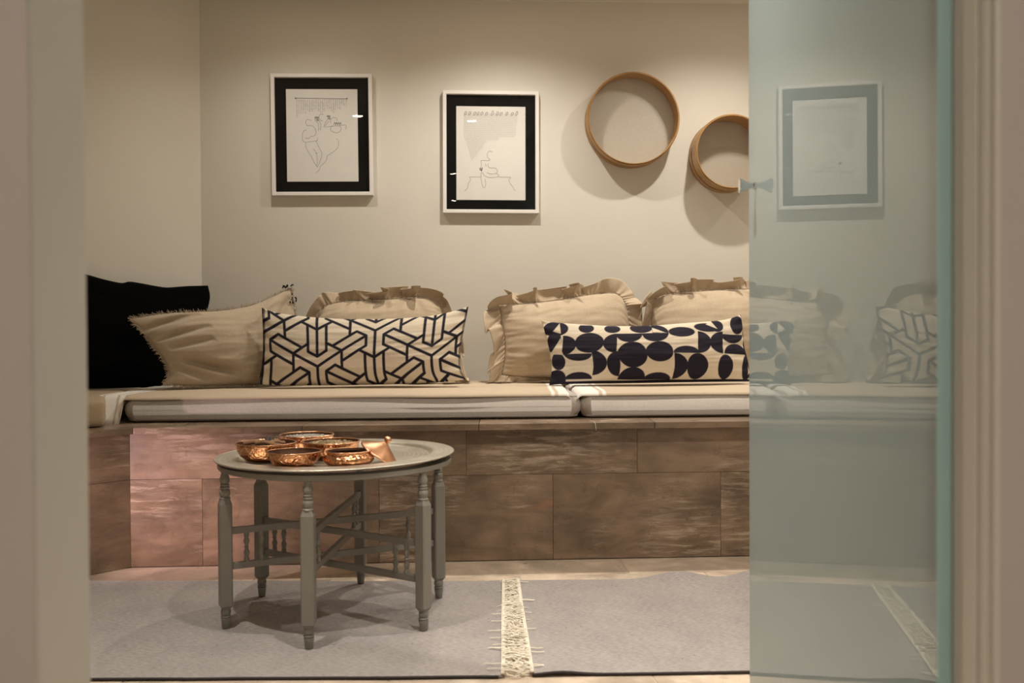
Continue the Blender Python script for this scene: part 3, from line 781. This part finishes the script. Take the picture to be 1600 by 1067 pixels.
# ------------------------------------------------------------------ pictures
def ribbon(m, pts, w, y, smooth=True):
    P = curve(pts, max(8, len(pts) * 6)) if smooth and len(pts) > 2 else [np.array(p, float) for p in pts]
    vs = []
    for i, p in enumerate(P):
        t = P[min(i + 1, len(P) - 1)] - P[max(i - 1, 0)]; L = np.hypot(*t) + 1e-9; nx, nz = -t[1] / L, t[0] / L
        vs += [(p[0] + nx * w, y, p[1] + nz * w), (p[0] - nx * w, y, p[1] - nz * w)]
    m.add(vs, [(2 * i, 2 * i + 1, 2 * i + 3, 2 * i + 2) for i in range(len(P) - 1)])
def picture(label, c, w, h, roll, lean, bw, mx, mt, mb, draw):
    x, y, z = c
    r = empty('picture_frame', (x, y, z), (lean, roll, yaw), label=label, cat='picture')
    d = .026
    X, Z = w / 2, h / 2
    # mitred moulding, four rails in one ring
    prof = [(0, 0), (0, -d), (.0015, -d - .001), (bw - .002, -d - .001), (bw, -d + .002), (bw, -.004), (bw, 0)]
    vs = []; fs = []; n = len(prof)
    for (sx, sz) in ((-1, -1), (1, -1), (1, 1), (-1, 1)):
        for (a, b) in prof: vs.append((sx * (X - a), b, sz * (Z - a)))
    for k in range(4):
        for i in range(n): fs.append((k * n + i, k * n + (i + 1) % n, ((k + 1) % 4) * n + (i + 1) % n, ((k + 1) % 4) * n + i))
    MB().add(vs, fs).build('frame', M['white_frame'], r)
    MB().box(-X + bw - .001, X - bw + .001, -.012, -.002, -Z + bw - .001, Z - bw + .001).build('mat_board', M['mat_board'], r)
    px0, px1, pz0, pz1 = -X + bw + mx, X - bw - mx, -Z + bw + mb, Z - bw - mt
    MB().box(px0, px1, -.0132, -.0118, pz0, pz1).build('print', M['paper'], r)
    ink = MB(); pale = MB()
    draw(ink, pale, lambda u, v: (px0 + u * (px1 - px0), pz1 - v * (pz1 - pz0)))
    tag(ink.build('drawing', M['ink'], r), kind='stuff'); tag(pale.build('fine_drawing', M['ink_pale'], r), kind='stuff')
    MB().add([(-X + bw, -.019, -Z + bw), (X - bw, -.019, -Z + bw), (X - bw, -.019, Z - bw), (-X + bw, -.019, Z - bw)], [(0, 1, 2, 3)]).build('glass', M['pane'], r)
    MB().box(-.01, .01, 0, .004, Z - .03, Z - .015).build('hanger', M['steel'], r)
    return r
def draw1(ink, pale, P):
    c = lambda pts: [P((x - 218) / 499, (y - 172) / 658) for x, y in pts]
    L = lambda pts, w=.00065, m=pale: ribbon(m, c(pts), w, -.0137)
    L([(283, 236), (400, 237), (520, 239), (645, 240)], .0009, ink)
    rr = random.Random(2)
    for s in (284, 644): L([(s - 3, 233), (s + 3, 243)], .002, ink)
    for k in range(24):
        x = 292 + k * 15; ln = 335 - 25 * abs(math.sin(k * .55)) + (28 if k < 5 else 0) - (35 if k > 20 else 0)
        y = 242
        while y < ln:
            L([(x + rr.uniform(-2, 2), y), (x + rr.uniform(-2, 2), y + 9)], .0006); y += 12
            if rr.random() < .45: L([(x, y), (x + 9, y + 2)], .0006)
    w = .0008
    L([(362, 432), (352, 412), (356, 395), (372, 388), (392, 396)], w); L([(362, 432), (395, 432), (415, 450), (424, 480), (412, 503), (388, 508), (378, 520), (360, 523), (347, 516)], w)
    L([(357, 463), (338, 470), (328, 500), (330, 535), (345, 550), (380, 546), (428, 540)], w); L([(432, 517), (434, 530), (425, 545)], w)
    L([(352, 555), (354, 590), (375, 630), (388, 650), (400, 680), (430, 728)], w); L([(424, 545), (445, 590), (463, 630), (455, 670), (430, 728)], w)
    L([(402, 596), (420, 620), (428, 650), (430, 690), (424, 722)], w); L([(418, 630), (435, 625)], w)
    L([(440, 470), (444, 440), (436, 410), (420, 395), (416, 375)], w); L([(455, 465), (458, 430), (448, 400), (440, 380)], w)
    for k in range(3): L([(417 + k * 9, 380), (421 + k * 9, 368), (430 + k * 6, 392), (438, 398)], .0009, ink)
    L([(478, 352), (455, 352), (446, 372), (455, 392), (473, 400)], w); L([(478, 445), (488, 415), (500, 395), (510, 380)], w); L([(488, 445), (495, 425), (515, 400)], w)
    for k in range(3): L([(500 + k * 8, 368), (506 + k * 8, 360), (510 + k * 7, 378), (522, 388)], .0009, ink)
    L([(527, 415), (528, 390), (548, 374), (568, 380), (574, 398)], w); L([(498, 442), (540, 436), (590, 432), (630, 428), (636, 440), (630, 458)], w)
    L([(540, 430), (526, 450), (535, 472), (570, 482), (592, 470), (600, 450), (590, 435)], w)
    for k in range(4): L([(548 + k * 14, 428), (556 + k * 13, 408), (562 + k * 13, 424)], .0009, ink)
    L([(568, 527), (574, 531)], w, ink); L([(580, 538), (580, 572), (560, 605), (520, 635), (500, 648), (496, 675), (470, 705), (450, 722), (445, 745), (420, 768)], w)
def draw2(ink, pale, P):
    c = lambda pts: [P((x - 160) / 520, (y - 172) / 720) for x, y in pts]
    L = lambda pts, w=.0006, m=pale: ribbon(m, c(pts), w, -.0137)
    rr = random.Random(5)
    for y in range(232, 590, 14):
        x0 = np.interp(y, [232, 400, 460, 590], [218, 214, 240, 276]); x1 = np.interp(y, [232, 400, 402, 440, 442, 590], [625, 605, 490, 478, 390, 282])
        pts = []; x = x0; k = 0
        while x < x1:
            pts.append((x, y + (5 if k % 2 else -5))); x += 8; k += 1
        if len(pts) > 1: ribbon(pale, c(pts), .00045, -.0137, False)
    for x in (230, 262, 300, 325, 353, 388, 432, 470, 498, 540, 582, 615):
        L([(x - 10, 245), (x - 6, 222), (x, 205 + rr.uniform(0, 14)), (x + 8, 218), (x + 4, 232), (x - 4, 240)], .0008, ink)
    w = .0008
    L([(432, 522), (405, 516), (392, 540), (396, 565), (410, 578), (408, 588), (370, 588), (346, 590), (348, 620), (342, 650)], w)
    for k in range(4): L([(334 + k * 6, 645), (338 + k * 5, 662), (350, 664), (356, 640)], .0009, ink)
    L([(398, 608), (398, 632), (415, 645), (450, 645), (468, 665), (460, 685), (425, 692), (390, 682)], w); L([(356, 680), (372, 705), (410, 720), (455, 716), (480, 705), (460, 685)], w)
    L([(352, 668), (344, 700), (348, 750), (362, 798), (376, 790), (380, 760), (374, 730)], w); L([(378, 612), (384, 635)], w)
    L([(258, 716), (300, 714), (345, 716)], w); L([(480, 714), (570, 715)], w)
    L([(260, 716), (266, 740), (248, 770), (245, 800), (222, 824)], w); L([(570, 715), (556, 735), (565, 765), (585, 790), (590, 805), (606, 820)], w)
def wp(u, v, off=0.0): return on_lean(u, v, YW - off, 0)
c1 = (wp(428.5, 116) + wp(582, 119.5) + wp(425, 305) + wp(581, 308)) / 4
picture('white framed line drawing of figures under hanging strings, left of the two pictures', (c1.x, YW + S * c1.x - .001, c1.z), .417, .504, -.006, 0.0, .0155, .046, .046, .044, draw1)
c2 = (wp(692.5, 143.5) + wp(841, 145.5) + wp(691.5, 333.5) + wp(842, 334.5)) / 4
picture('white framed line drawing of a seated figure below rows of scallops, nearer the sieves', (c2.x, YW + S * c2.x - .001, c2.z), .4035, .511, .004, 0.0, .0155, .041, .047, .041, draw2)

# ------------------------------------------------------------------ sieves on the wall
def sieve(label, px, py, rpx, depth, tilt=0):
    p = wp(px, py, depth); R = rpx / F_PX * p.y
    r = empty('sieve', (p.x, YW + S * p.x, p.z), (PI / 2, 0, yaw), label=label, cat='sieve', group=None)
    # local z points out of the wall
    def ring(name, r0, r1, z0, z1, mat=M['wood']):
        pr = [(r0, z0), (r1, z0), (r1, z1 - .001), (r1 - .001, z1), (r0 + .001, z1), (r0, z1 - .001)]
        return MB().lathe(pr, 96, close=True).build(name, mat, r, smooth=True, autos=35)
    ring('hoop', R - .0075, R - .0035, .004, depth)
    ring('outer_band', R - .0033, R, depth * .45, depth - .0035)
    ring('lower_band', R - .0033, R + .001, .002, depth * .35)
    g = MB().lathe([(0.0001, 0), (R * .5, 0), (R - .004, 0)], 64, c=(0, 0, .010), caps=False).build('gauze', M['gauze'], r)
    a = math.radians(128)
    for k in range(2): MB().box(-.0012, .0012, -.001, .001, depth * (.35 + .35 * k), depth * (.35 + .35 * k) + .006).build('staple', M['steel'], r, loc=(math.cos(a) * R, math.sin(a) * R, 0), rot=(0, 0, a))
    MB().tube([(0, R - .012, .002), (0, R - .012, .016)], .0014, 6).build('nail', M['steel'], r)
    return r, R
s1, R1 = sieve('large round wooden sieve hanging right of the right picture', 988.6, 184.6, 72.6, .09)
s2, R2 = sieve('small deep round wooden sieve hanging beside the glass door edge', 1142.5, 236.5, 58.5, .122)
# brown lettering traces on the small sieve's lower side
mk = MB(); rr = random.Random(8)
for base, cnt in ((218, 8), (244, 12)):
    for k in range(cnt):
        a = math.radians(base + k * 1.6); z = .06 + rr.uniform(-.004, .004); q = R2 + .0004
        a2 = a + rr.uniform(-.012, .012)
        mk.tube([(q * math.cos(a), q * math.sin(a), z), (q * math.cos(a2), q * math.sin(a2), z + rr.uniform(.003, .008))], .0007, 4)
tag(mk.build('stamp_marks', M['seed'], s2), kind='stuff')

# ------------------------------------------------------------------ wall fitting peeking past the jamb
pp = CW + dL * .49 - nL * .0
d = ray(139, 161); k = (CW.x * nL.x + CW.y * nL.y) / (d.x * nL.x + d.y * nL.y); pf = C0 + d * k
lm = MB().lathe([(0.001, .02), (.035, .02), (.047, .014), (.05, .004), (.05, 0)], 40)
o = lm.build('wall_fitting', M['white_frame'], None, smooth=True, autos=50)
o.location = (pf.x - .05, pf.y - .057, pf.z); o.rotation_euler = (PI / 2, 0, math.atan2(-dL.y, -dL.x))
tag(o, label='round pale fitting on the left wall, mostly hidden by the door jamb', cat='wall fitting')

# ------------------------------------------------------------------ glass door
DA, DBm = .3158, .0737
def dp(Y): return Vector((DA + DBm * Y, Y, 0))
h0, h1 = dp(.854), dp(1.822)
ddir = (h1 - h0).normalized(); dn = Vector((ddir.y, -ddir.x, 0))      # away from the visible face
door = empty('door_1', (h0.x, h0.y, 0), (0, 0, math.atan2(ddir.y, ddir.x)), kind='structure')
Ld = (h1 - h0).length
MB().box(0.0015, Ld, -.0112, 0, .012, 2.085).build('glass_pane', M['frosted'], door, bevel=.0008, seg=1)
MB().box(0, .0016, -.0115, .0002, .012, 2.085).build('glass_edge', M['glass_edge'], door)
kp = dp(1.752); kz = on_lean(1180, 290, 1.752, 0, yaw=0).z
kn = empty('door_handle', ((kp - h0).length, 0, kz)); kn.parent = door
kprof = [(0.0005, 0), (.0065, 0), (.0065, .003), (.0045, .0045), (.0048, .009), (.0075, .016), (.0125, .0245), (.0135, .0265), (.0135, .028), (.0125, .0292), (.001, .0292)]
for sgn, off in ((-1, 0.0), (1, -.0112)):
    o = MB().lathe(kprof, 40).build('knob', M['chrome'], kn, smooth=True, autos=30)
    o.rotation_euler = (PI / 2 * sgn, 0, 0); o.location = (0, off, 0)
for zz in (.25, 1.85):
    o = MB().box(-.012, .03, -.0135, .0, zz - .03, zz + .03).build('hinge', M['steel'], door, bevel=.001)
    o.location = (0, -.0006 - .0112, 0)

# ------------------------------------------------------------------ rugs
def rug(label, pts, seed, bumps, side, dark=True):
    """pts: corners near-left, near-right, far-right, far-left on the floor"""
    r = empty('rug', (pts[0].x, pts[0].y, 0), label=label, cat='rug')
    A, B, C, D = pts
    def top(u, v):
        P = (A * (1 - u) + B * u) * (1 - v) + (D * (1 - u) + C * u) * v
        z = .0075 + .0012 * noise.noise(Vector((P.x * 5 + seed, P.y * 5, 0)))
        y = P.y + .004 * noise.noise(Vector((P.x * 4, seed, v * 2))) + (.003 * math.sin(P.x * 23 + seed) * noise.noise(Vector((P.x * 3, 1, seed))))
        for (bx_, by_, sx2, sy2, h) in bumps:
            z += h * math.exp(-((P.x - bx_) / sx2) ** 2 - ((P.y - by_) / sy2) ** 2)
        return Vector((P.x, y, z))
    nu, nv = 160, 80
    V1 = [top(i / (nu - 1), j / (nv - 1)) for j in range(nv) for i in range(nu)]
    V2 = [p - Vector((0, 0, .005)) for p in V1]
    N = nu * nv; fs = []
    for j in range(nv - 1):
        for i in range(nu - 1):
            q = (j * nu + i, j * nu + i + 1, (j + 1) * nu + i + 1, (j + 1) * nu + i); fs += [q, tuple(x + N for x in q[::-1])]
    per = list(range(nu)) + [j * nu + nu - 1 for j in range(1, nv)] + [(nv - 1) * nu + i for i in range(nu - 2, -1, -1)] + [j * nu for j in range(nv - 2, 0, -1)]
    for a, b in zip(per, per[1:] + per[:1]): fs.append((a, b, b + N, a + N))
    o = MB().add(V1 + V2, fs).build('weave', M['rug'], None, smooth=True, autos=50); local(r, o)
    # dark cord painting the shadow below the near edge
    e = [V1[i] + Vector((0, -.002, -.0028)) for i in range(0, nu, 2)]
    local(r, MB().tube(e, .0026, 6).build('edge_shadow', M['rug_shadow'], None, smooth=True))
    # braided end and yarn fringe
    col_i = nu - 1 if side > 0 else 0
    E = [V1[j * nu + col_i] for j in range(nv)]
    rr = random.Random(int(seed * 10)); br = MB()
    L = (E[-1] - E[0]).length; nb = int(L / .004)
    EX = np.array([list(p) for p in E])
    def ee(t): t = min(1, max(0, t)) * (nv - 1); return Vector([float(np.interp(t, range(nv), EX[:, k])) for k in range(3)])
    for st in range(3):
        pts2 = []
        for k in range(nb * 2):
            t = k / (nb * 2 - 1); a = t * nb * PI * .8 + st * 2 * PI / 3
            pts2.append(ee(t) + Vector((side * .001 + .0035 * math.sin(a), 0, .0022 + .0022 * math.cos(a * 2 + st) + .001)))
        br.tube(pts2, .0021, 4)
    local(r, br.build('braid', M['yarn'], None, smooth=True))
    fg = MB(); n = int(L / .0042)
    for k in range(n):
        t = (k + rr.random()) / n; p = ee(t); p.z = .008
        ln = rr.uniform(.022, .040) * (1 + .35 * (1 - t)); dy = rr.uniform(-.03, .03)
        if rr.random() < .05: ln = rr.uniform(.05, .07)
        pts2 = []
        for q in range(6):
            f = q / 5
            pts2.append(Vector((p.x + side * ln * f, p.y + dy * f + .004 * math.sin(f * 6 + k), .003 + .008 * (1 - f) * (1 if f > 0 else 1) + rr.uniform(0, .006) * math.sin(f * PI) + (.006 if ln > .045 else 0))))
        fg.tube(pts2, [.0013] * 5 + [.0008], 4)
    # a few yarns flung back over the weave
    for k in range(9):
        t = rr.random(); p = ee(t); ln = rr.uniform(.02, .04)
        fg.tube([p + Vector((-side * ln * f, rr.uniform(-.003, .003) + .004 * f, .006 - .002 * f)) for f in (0, .35, .7, 1)], .0012, 4)
    o = local(r, fg.build('fringe', M['yarn'], None)); tag(o, kind='stuff')
    return r
fa = on_floor
ra = [fa(785, 1060.5), fa(140, 1064), fa(786, 912), fa(140, 911)]
ext = lambda p, q, x: p + (q - p) * ((x - p.x) / (q.x - p.x))
nl = ext(ra[0], ra[1], -1.34); fl2 = ext(ra[2], ra[3], -1.33)
rug('grey flat-woven rug under the tray table', [nl, ra[0], ra[2], fl2], 1.3, [(-.045, 2.86, .03, .035, .018)], 1)
rb = [fa(832, 1058), fa(1172, 1052.5), fa(1172, 906.5), fa(810, 910.5)]
nr = ext(rb[0], rb[1], 1.36); fr2 = ext(rb[3], rb[2], 1.35)
bx1 = fa(1060, 908); bx2 = fa(1180, 907)
rug('grey flat-woven rug right of the cream fringe, reaching behind the glass door', [rb[0], nr, fr2, rb[3]], 4.7,
    [(bx1.x, bx1.y + .0, .085, .07, .022), (bx2.x, bx2.y, .07, .09, .026), (rb[0].x + .06, rb[0].y, .05, .03, .006)], -1)

# ------------------------------------------------------------------ tray table
TC = Vector((-.4603, 2.5077, 0)); TR = .2857; TH0 = -1.6246
tb = empty('tray_table', tuple(TC), label='grey-green painted folding wooden table base with turned legs on the rug', cat='table')
tb.rotation_euler = (0, 0, 0)
ZR = .0085
def leg(parent, ang):
    x, y = TR * math.cos(ang), TR * math.sin(ang)
    hw = .0155
    m = MB()
    # square shaft with chamfered shoulders
    zs = [(.058, .010), (.066, hw), (.318, hw), (.330, .011)]
    vs = []; fs = []
    for (z, h) in zs:
        c = h * .22
        for (a, b) in ((h, h - c), (h - c, h), (-h + c, h), (-h, h - c), (-h, -h + c), (-h + c, -h), (h - c, -h), (h, -h + c)): vs.append((a, b, z))
    for i in range(3):
        for k in range(8): fs.append((i * 8 + k, i * 8 + (k + 1) % 8, (i + 1) * 8 + (k + 1) % 8, (i + 1) * 8 + k))
    fs += [tuple(range(8))[::-1], tuple(24 + k for k in range(8))]
    m.add(vs, fs)
    l = m.build('leg', M['table'], parent, loc=(x, y, 0), rot=(0, 0, ang))
    up = [(.0095, .326), (.0135, .330), (.0138, .333), (.0105, .336), (.0125, .340), (.0135, .346), (.0125, .352), (.0095, .3555), (.0118, .357), (.0118, .3605), (.0093, .362), (.0113, .3635), (.0113, .367), (.009, .369), (.0115, .373), (.0122, .380), (.0105, .387), (.0085, .392), (.009, .397), (.0105, .402)]
    MB().lathe(up, 20).build('turned_top', M['table'], l, smooth=True, autos=40)
    dn_ = [(.0085, ZR), (.0095, ZR + .001), (.0115, .030), (.0122, .034), (.0095, .0355), (.0122, .037), (.0122, .040), (.0095, .0415), (.0118, .044), (.0128, .050), (.0115, .056), (.0095, .059), (.0125, .061), (.0125, .064)]
    MB().lathe(dn_, 20).build('turned_foot', M['table'], l, smooth=True, autos=40)
    return l
for k in range(6): leg(tb, TH0 + k * PI / 3)
# k=0 front, 1 right-front, 2 right-back, 3 back, 4 left-back, 5 left-front; three crossing frames
for k, zt, zl in ((0, .272, .183), (1, .222, .134), (2, .250, .162)):
    a = TH0 + k * PI / 3
    for z in (zt, zl):
        MB().box(-TR + .014, TR - .014, -.006, .006, z - .0085, z + .0085).build('rail', M['table'], tb, bevel=.0015, rot=(0, 0, a))
    for s in (-1, 1):
        for dd in (.052, .088):
            h = zt - zl - .017; z0 = zl + .0085
            pr = [(.0065, 0), (.0065, h * .12), (.0045, h * .16), (.007, h * .24), (.0075, h * .32), (.0045, h * .42), (.0042, h * .46), (.0065, h * .5), (.0042, h * .54), (.0045, h * .58), (.0075, h * .68), (.007, h * .76), (.0045, h * .84), (.0065, h * .88), (.0065, h)]
            R0 = s * (TR - dd); MB().lathe(pr, 14).build('spindle', M['table'], tb, smooth=True, autos=40, loc=(R0 * math.cos(a), R0 * math.sin(a), z0))
MB().lathe([(.255, .398), (.292, .398), (.299, .401), (.300, .406), (.299, .4125), (.255, .4125)], 96, close=True).build('round_top_ring', M['table'], tb, smooth=True, autos=35)
# tray
TT = (-.006, -.017)                # slight lean of the loose tray
tray = empty('tray', (TC.x, TC.y, .4175), (.004, -.013, 0), label='round engraved metal tray with wide rim on the grey folding base', cat='tray')
MB().lathe([(.001, 0), (.238, 0), (.244, .003), (.249, .0085), (.255, .0105), (.268, .0085), (.297, .0085), (.3035, .0095), (.306, .0085), (.306, .0065), (.303, .005), (.297, .0055), (.262, .0055), (.253, .007), (.247, 0.0), (.240, -.003), (.001, -.003)], 128).build('dish', M['tray'], tray, smooth=True, autos=60)
MB().lathe([(.3035, .0075), (.3065, .0065), (.3075, .008), (.3065, .0098), (.3035, .0102)], 128, close=True).build('rolled_edge', M['tray'], tray, smooth=True)
TZ = .4178
def trz(x, y): return TZ + (x - TC.x) * .013 + (y - TC.y) * .004
# bowls
def bowl(label, x, y, R, H, contents=None, pot=False):
    z = trz(x, y) + .001
    r = empty('copper_bowl', (x, y, z), (.004, -.013, random.uniform(0, 6)) if False else (0, 0, random.uniform(0, 6)), label=label, cat='bowl', group='hammered copper bowls on the tray')
    if pot: out = [(.001, 0), (R * .62, 0), (R * .86, H * .14), (R, H * .42), (R * .97, H * .6), (R * .86, H * .76), (R * .82, H * .84), (R * .86, H * .95), (R * .87, H)]
    else: out = [(.001, 0), (R * .50, 0), (R * .66, H * .06), (R * .84, H * .30), (R * .95, H * .62), (R * .985, H * .9), (R, H)]
    t = .0018
    inn = [(max(.001, a - t), b + (t if i < 3 else 0)) for i, (a, b) in enumerate(out)][::-1]
    MB().lathe(out + [(out[-1][0] - t * .5, H), (out[-1][0] - t, H - .001)], 56, caps=False).build('shell', M['copper'], r, smooth=True)
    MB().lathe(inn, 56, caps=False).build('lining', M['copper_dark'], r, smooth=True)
    RR = out[-1][0]
    MB().lathe([(RR - .003, H - .0016), (RR + .0008, H - .0018), (RR + .0018, H - .0003), (RR + .0008, H + .0013), (RR - .003, H + .0009)], 56, close=True).build('rim', M['copper_plain'], r, smooth=True)
    return r, z
b1 = bowl('hammered copper bowl of cinnamon and dark spices at the left of the tray', -.629, 2.445, .076, .046)
b2 = bowl('hammered copper bowl of pale salt at the back of the tray', -.563, 2.625, .073, .045)
b3 = bowl('hammered copper bowl of dried petals in the middle of the tray', -.468, 2.478, .0735, .043)
b4 = bowl('hammered copper bowl with a dark hollow at the front left of the tray', -.531, 2.332, .0655, .037)
b5 = bowl('squat copper pot with a narrowed neck at the front right of the tray', -.3985, 2.330, .0625, .0365, pot=True)
b5[0]['category'] = 'pot'
rr = random.Random(3)
def fill(name, label, b, x, y, R, zf, mat, cnt, sz, cat):
    m = MB(); z0 = b[1] + zf
    m.lathe([(.001, .003), (R * .6, .0022), (R, 0), (R * .9, -.004), (.001, -.012)], 24)
    for k in range(cnt):
        a = rr.uniform(0, 2 * PI); q = R * math.sqrt(rr.random()) * .93; s = sz * rr.uniform(.6, 1.3)
        c = Vector((q * math.cos(a), q * math.sin(a), .003 * (1 - q / R) + s * .3 + rr.uniform(0, sz * .8)))
        d1 = Vector((rr.uniform(-1, 1), rr.uniform(-1, 1), rr.uniform(-.4, .6))).normalized() * s
        d2 = d1.cross(Vector((rr.uniform(-1, 1), rr.uniform(-1, 1), 1))).normalized() * s * .7
        up = d1.cross(d2).normalized() * s * .5
        m.add([c + d1, c + d2, c - d1, c - d2, c + up, c - up], [(0, 1, 4), (1, 2, 4), (2, 3, 4), (3, 0, 4), (1, 0, 5), (2, 1, 5), (3, 2, 5), (0, 3, 5)])
    o = m.build(name, mat, None, loc=(x, y, z0)); tag(o, label=label, cat=cat, kind='stuff'); return o
fill('coarse_salt', 'pale coarse salt grains filling the back copper bowl', b2, -.563, 2.625, .068, .0365, M['salt'], 900, .0024, 'salt')
fill('dried_petals', 'dried yellow-brown petals filling the middle copper bowl', b3, -.468, 2.478, .068, .0335, M['herb'], 500, .0042, 'dried petals')
fill('loose_spice', 'dark loose spice lying in the left copper bowl', b1, -.629, 2.445, .069, .032, M['seed'], 250, .004, 'spice')
fill('dark_fill', 'dark fill deep inside the front left copper bowl', b4, -.531, 2.332, .052, .016, M['spice'], 200, .003, 'seeds')
fill('dark_fill', 'dark fill inside the squat copper pot', b5, -.3985, 2.330, .05, .016, M['spice'], 150, .003, 'seeds')  # dark fill for the pot's dark, empty inside
# cinnamon sticks and star anise on the spice
for i, (x, y, a, L, rad) in enumerate(((-.645, 2.455, .35, .085, .006), (-.62, 2.435, -.25, .07, .0055), (-.605, 2.462, 1.1, .055, .006))):
    m = MB(); z = b1[1] + .044
    pts = [(math.cos(a) * L * (q - .5), math.sin(a) * L * (q - .5), .004 * math.sin(q * 5)) for q in (0, .25, .5, .75, 1)]
    m.tube(pts, [rad, rad * 1.08, rad, rad * .95, rad * .9], 9)
    o = m.build('cinnamon_stick', M['bark'], None, smooth=True, autos=50, loc=(x, y, z))
    tag(o, label=['long cinnamon stick pointing right in the left copper bowl', 'cinnamon stick at the front rim of the left copper bowl', 'short cinnamon stick at the right rim of the left copper bowl'][i], cat='spice', group='cinnamon sticks in the left bowl')
m = MB()
for k in range(8):
    a = k * PI / 4; m.tube([(0, 0, .002), (.006 * math.cos(a), .006 * math.sin(a), .003), (.013 * math.cos(a), .013 * math.sin(a), .007)], [.0018, .0036, .0008], 6)
o = m.build('star_anise', M['spice'], None, smooth=True, loc=(-.622, 2.45, b1[1] + .050), rot=(.5, .2, 0)); tag(o, label='dark star anise on top of the left copper bowl', cat='spice')
# lid leaning on the pot
ld_ = empty('conical_cover', (-.332, 2.375, TZ + .0015 + .0225), label='conical copper lid with a round knob leaning against the squat pot', cat='lid')
ld_.rotation_euler = (.05, math.radians(34), 0)
MB().lathe([(.050, 0), (.0525, .0005), (.053, .003), (.049, .006), (.036, .014), (.022, .022), (.011, .029), (.006, .033), (.005, .035), (.0045, .033), (.010, .0275), (.021, .0205), (.035, .0125), (.048, .004), (.050, .002)], 48, close=True).build('cone', M['copper_plain'], ld_, smooth=True)
MB().lathe([(.0045, .032), (.005, .0355), (.0085, .038), (.010, .042), (.0085, .046), (.0045, .049), (.001, .050)], 24).build('knob', M['copper_plain'], ld_, smooth=True)

# ------------------------------------------------------------------ loose threads on the slab edge
th = MB()
for (x, y, dx) in ((937, 652, 0),):
    p = on_lean(930, 660, YB - OV, 0); p.z = SLAB1 + .0012
    a = p + Vector((-.012, .06, 0)); b = p + Vector((-.002, .003, .0006)); c = Vector((b.x + .002, YB - OV + S * b.x - .0015, SLAB1 - .002)); d2 = c + Vector((.003, -.0005, -.022))
    th.tube([a, (a + b) / 2 + Vector((.004, 0, 0)), b, c, d2], .0011, 4)
    th.tube([b + Vector((.02, .04, 0)), b + Vector((.03, .028, 0)), b + Vector((.042, .034, 0)), b + Vector((.055, .024, 0))], .0011, 4)
o = th.build('loose_thread', M['yarn'], None, smooth=True); tag(o, kind='stuff', label='cream loose thread lying over the marble slab edge below the cushion gap', cat='thread')

# ------------------------------------------------------------------ downlight fittings
for i, (x, y, e, sp, lb) in enumerate(LAMPS):
    r = empty('ceiling_light', (x, y, CEIL), label=lb, cat='ceiling light', group='recessed ceiling downlights')
    MB().lathe([(.034, -.003), (.044, -.003), (.046, 0), (.034, 0)], 32, close=True).build('trim_ring', M['emit_rim'], r, smooth=True, autos=40)
    MB().lathe([(.0005, 0), (.033, 0)], 24, c=(0, 0, -.002), caps=False).build('lens', M['lens'], r)
for o in list(bpy.data.objects):
    if o.type == 'LIGHT' and o.name.startswith('downlight_bulb'):
        best = min((c for c in bpy.data.objects if c.name.startswith('ceiling_light')), key=lambda c: (c.location - o.location).length)
        o.location = o.location - best.location; o.parent = best
# lantern that throws the pink light
ln = empty('lantern', (-1.62, 2.42, 0), label='small metal lantern standing on the floor at the left, behind the jamb', cat='lantern')
MB().lathe([(.001, .0), (.05, 0), (.05, .01), (.001, .012)], 24).build('base', M['steel'], ln, smooth=True, autos=40)
cg = MB()
for k in range(22):
    a0 = k * 2 * PI / 22
    for sg in (1, -1):
        cg.tube([(.046 * math.cos(a0 + sg * q * .28), .046 * math.sin(a0 + sg * q * .28), .012 + q * .051) for q in range(9)], .0010, 4)
tag(cg.build('lattice_shade', M['steel'], ln), kind='stuff')
for k in range(6):
    a = k * PI / 3; MB().tube([(.045 * math.cos(a), .045 * math.sin(a), .01), (.045 * math.cos(a), .045 * math.sin(a), .42)], .0015, 6).build('post', M['steel'], ln)
MB().lathe([(.05, .42), (.05, .43), (.001, .47)], 24).build('roof', M['steel'], ln, smooth=True, autos=40)
MB().lathe([(.001, .01), (.02, .01), (.02, .27), (.001, .27)], 20).build('candle', M['cushion'], ln, smooth=True, autos=40)
for o in list(bpy.data.objects):
    if o.name.startswith('lantern_flame'): o.location = (0, 0, .33); o.parent = ln
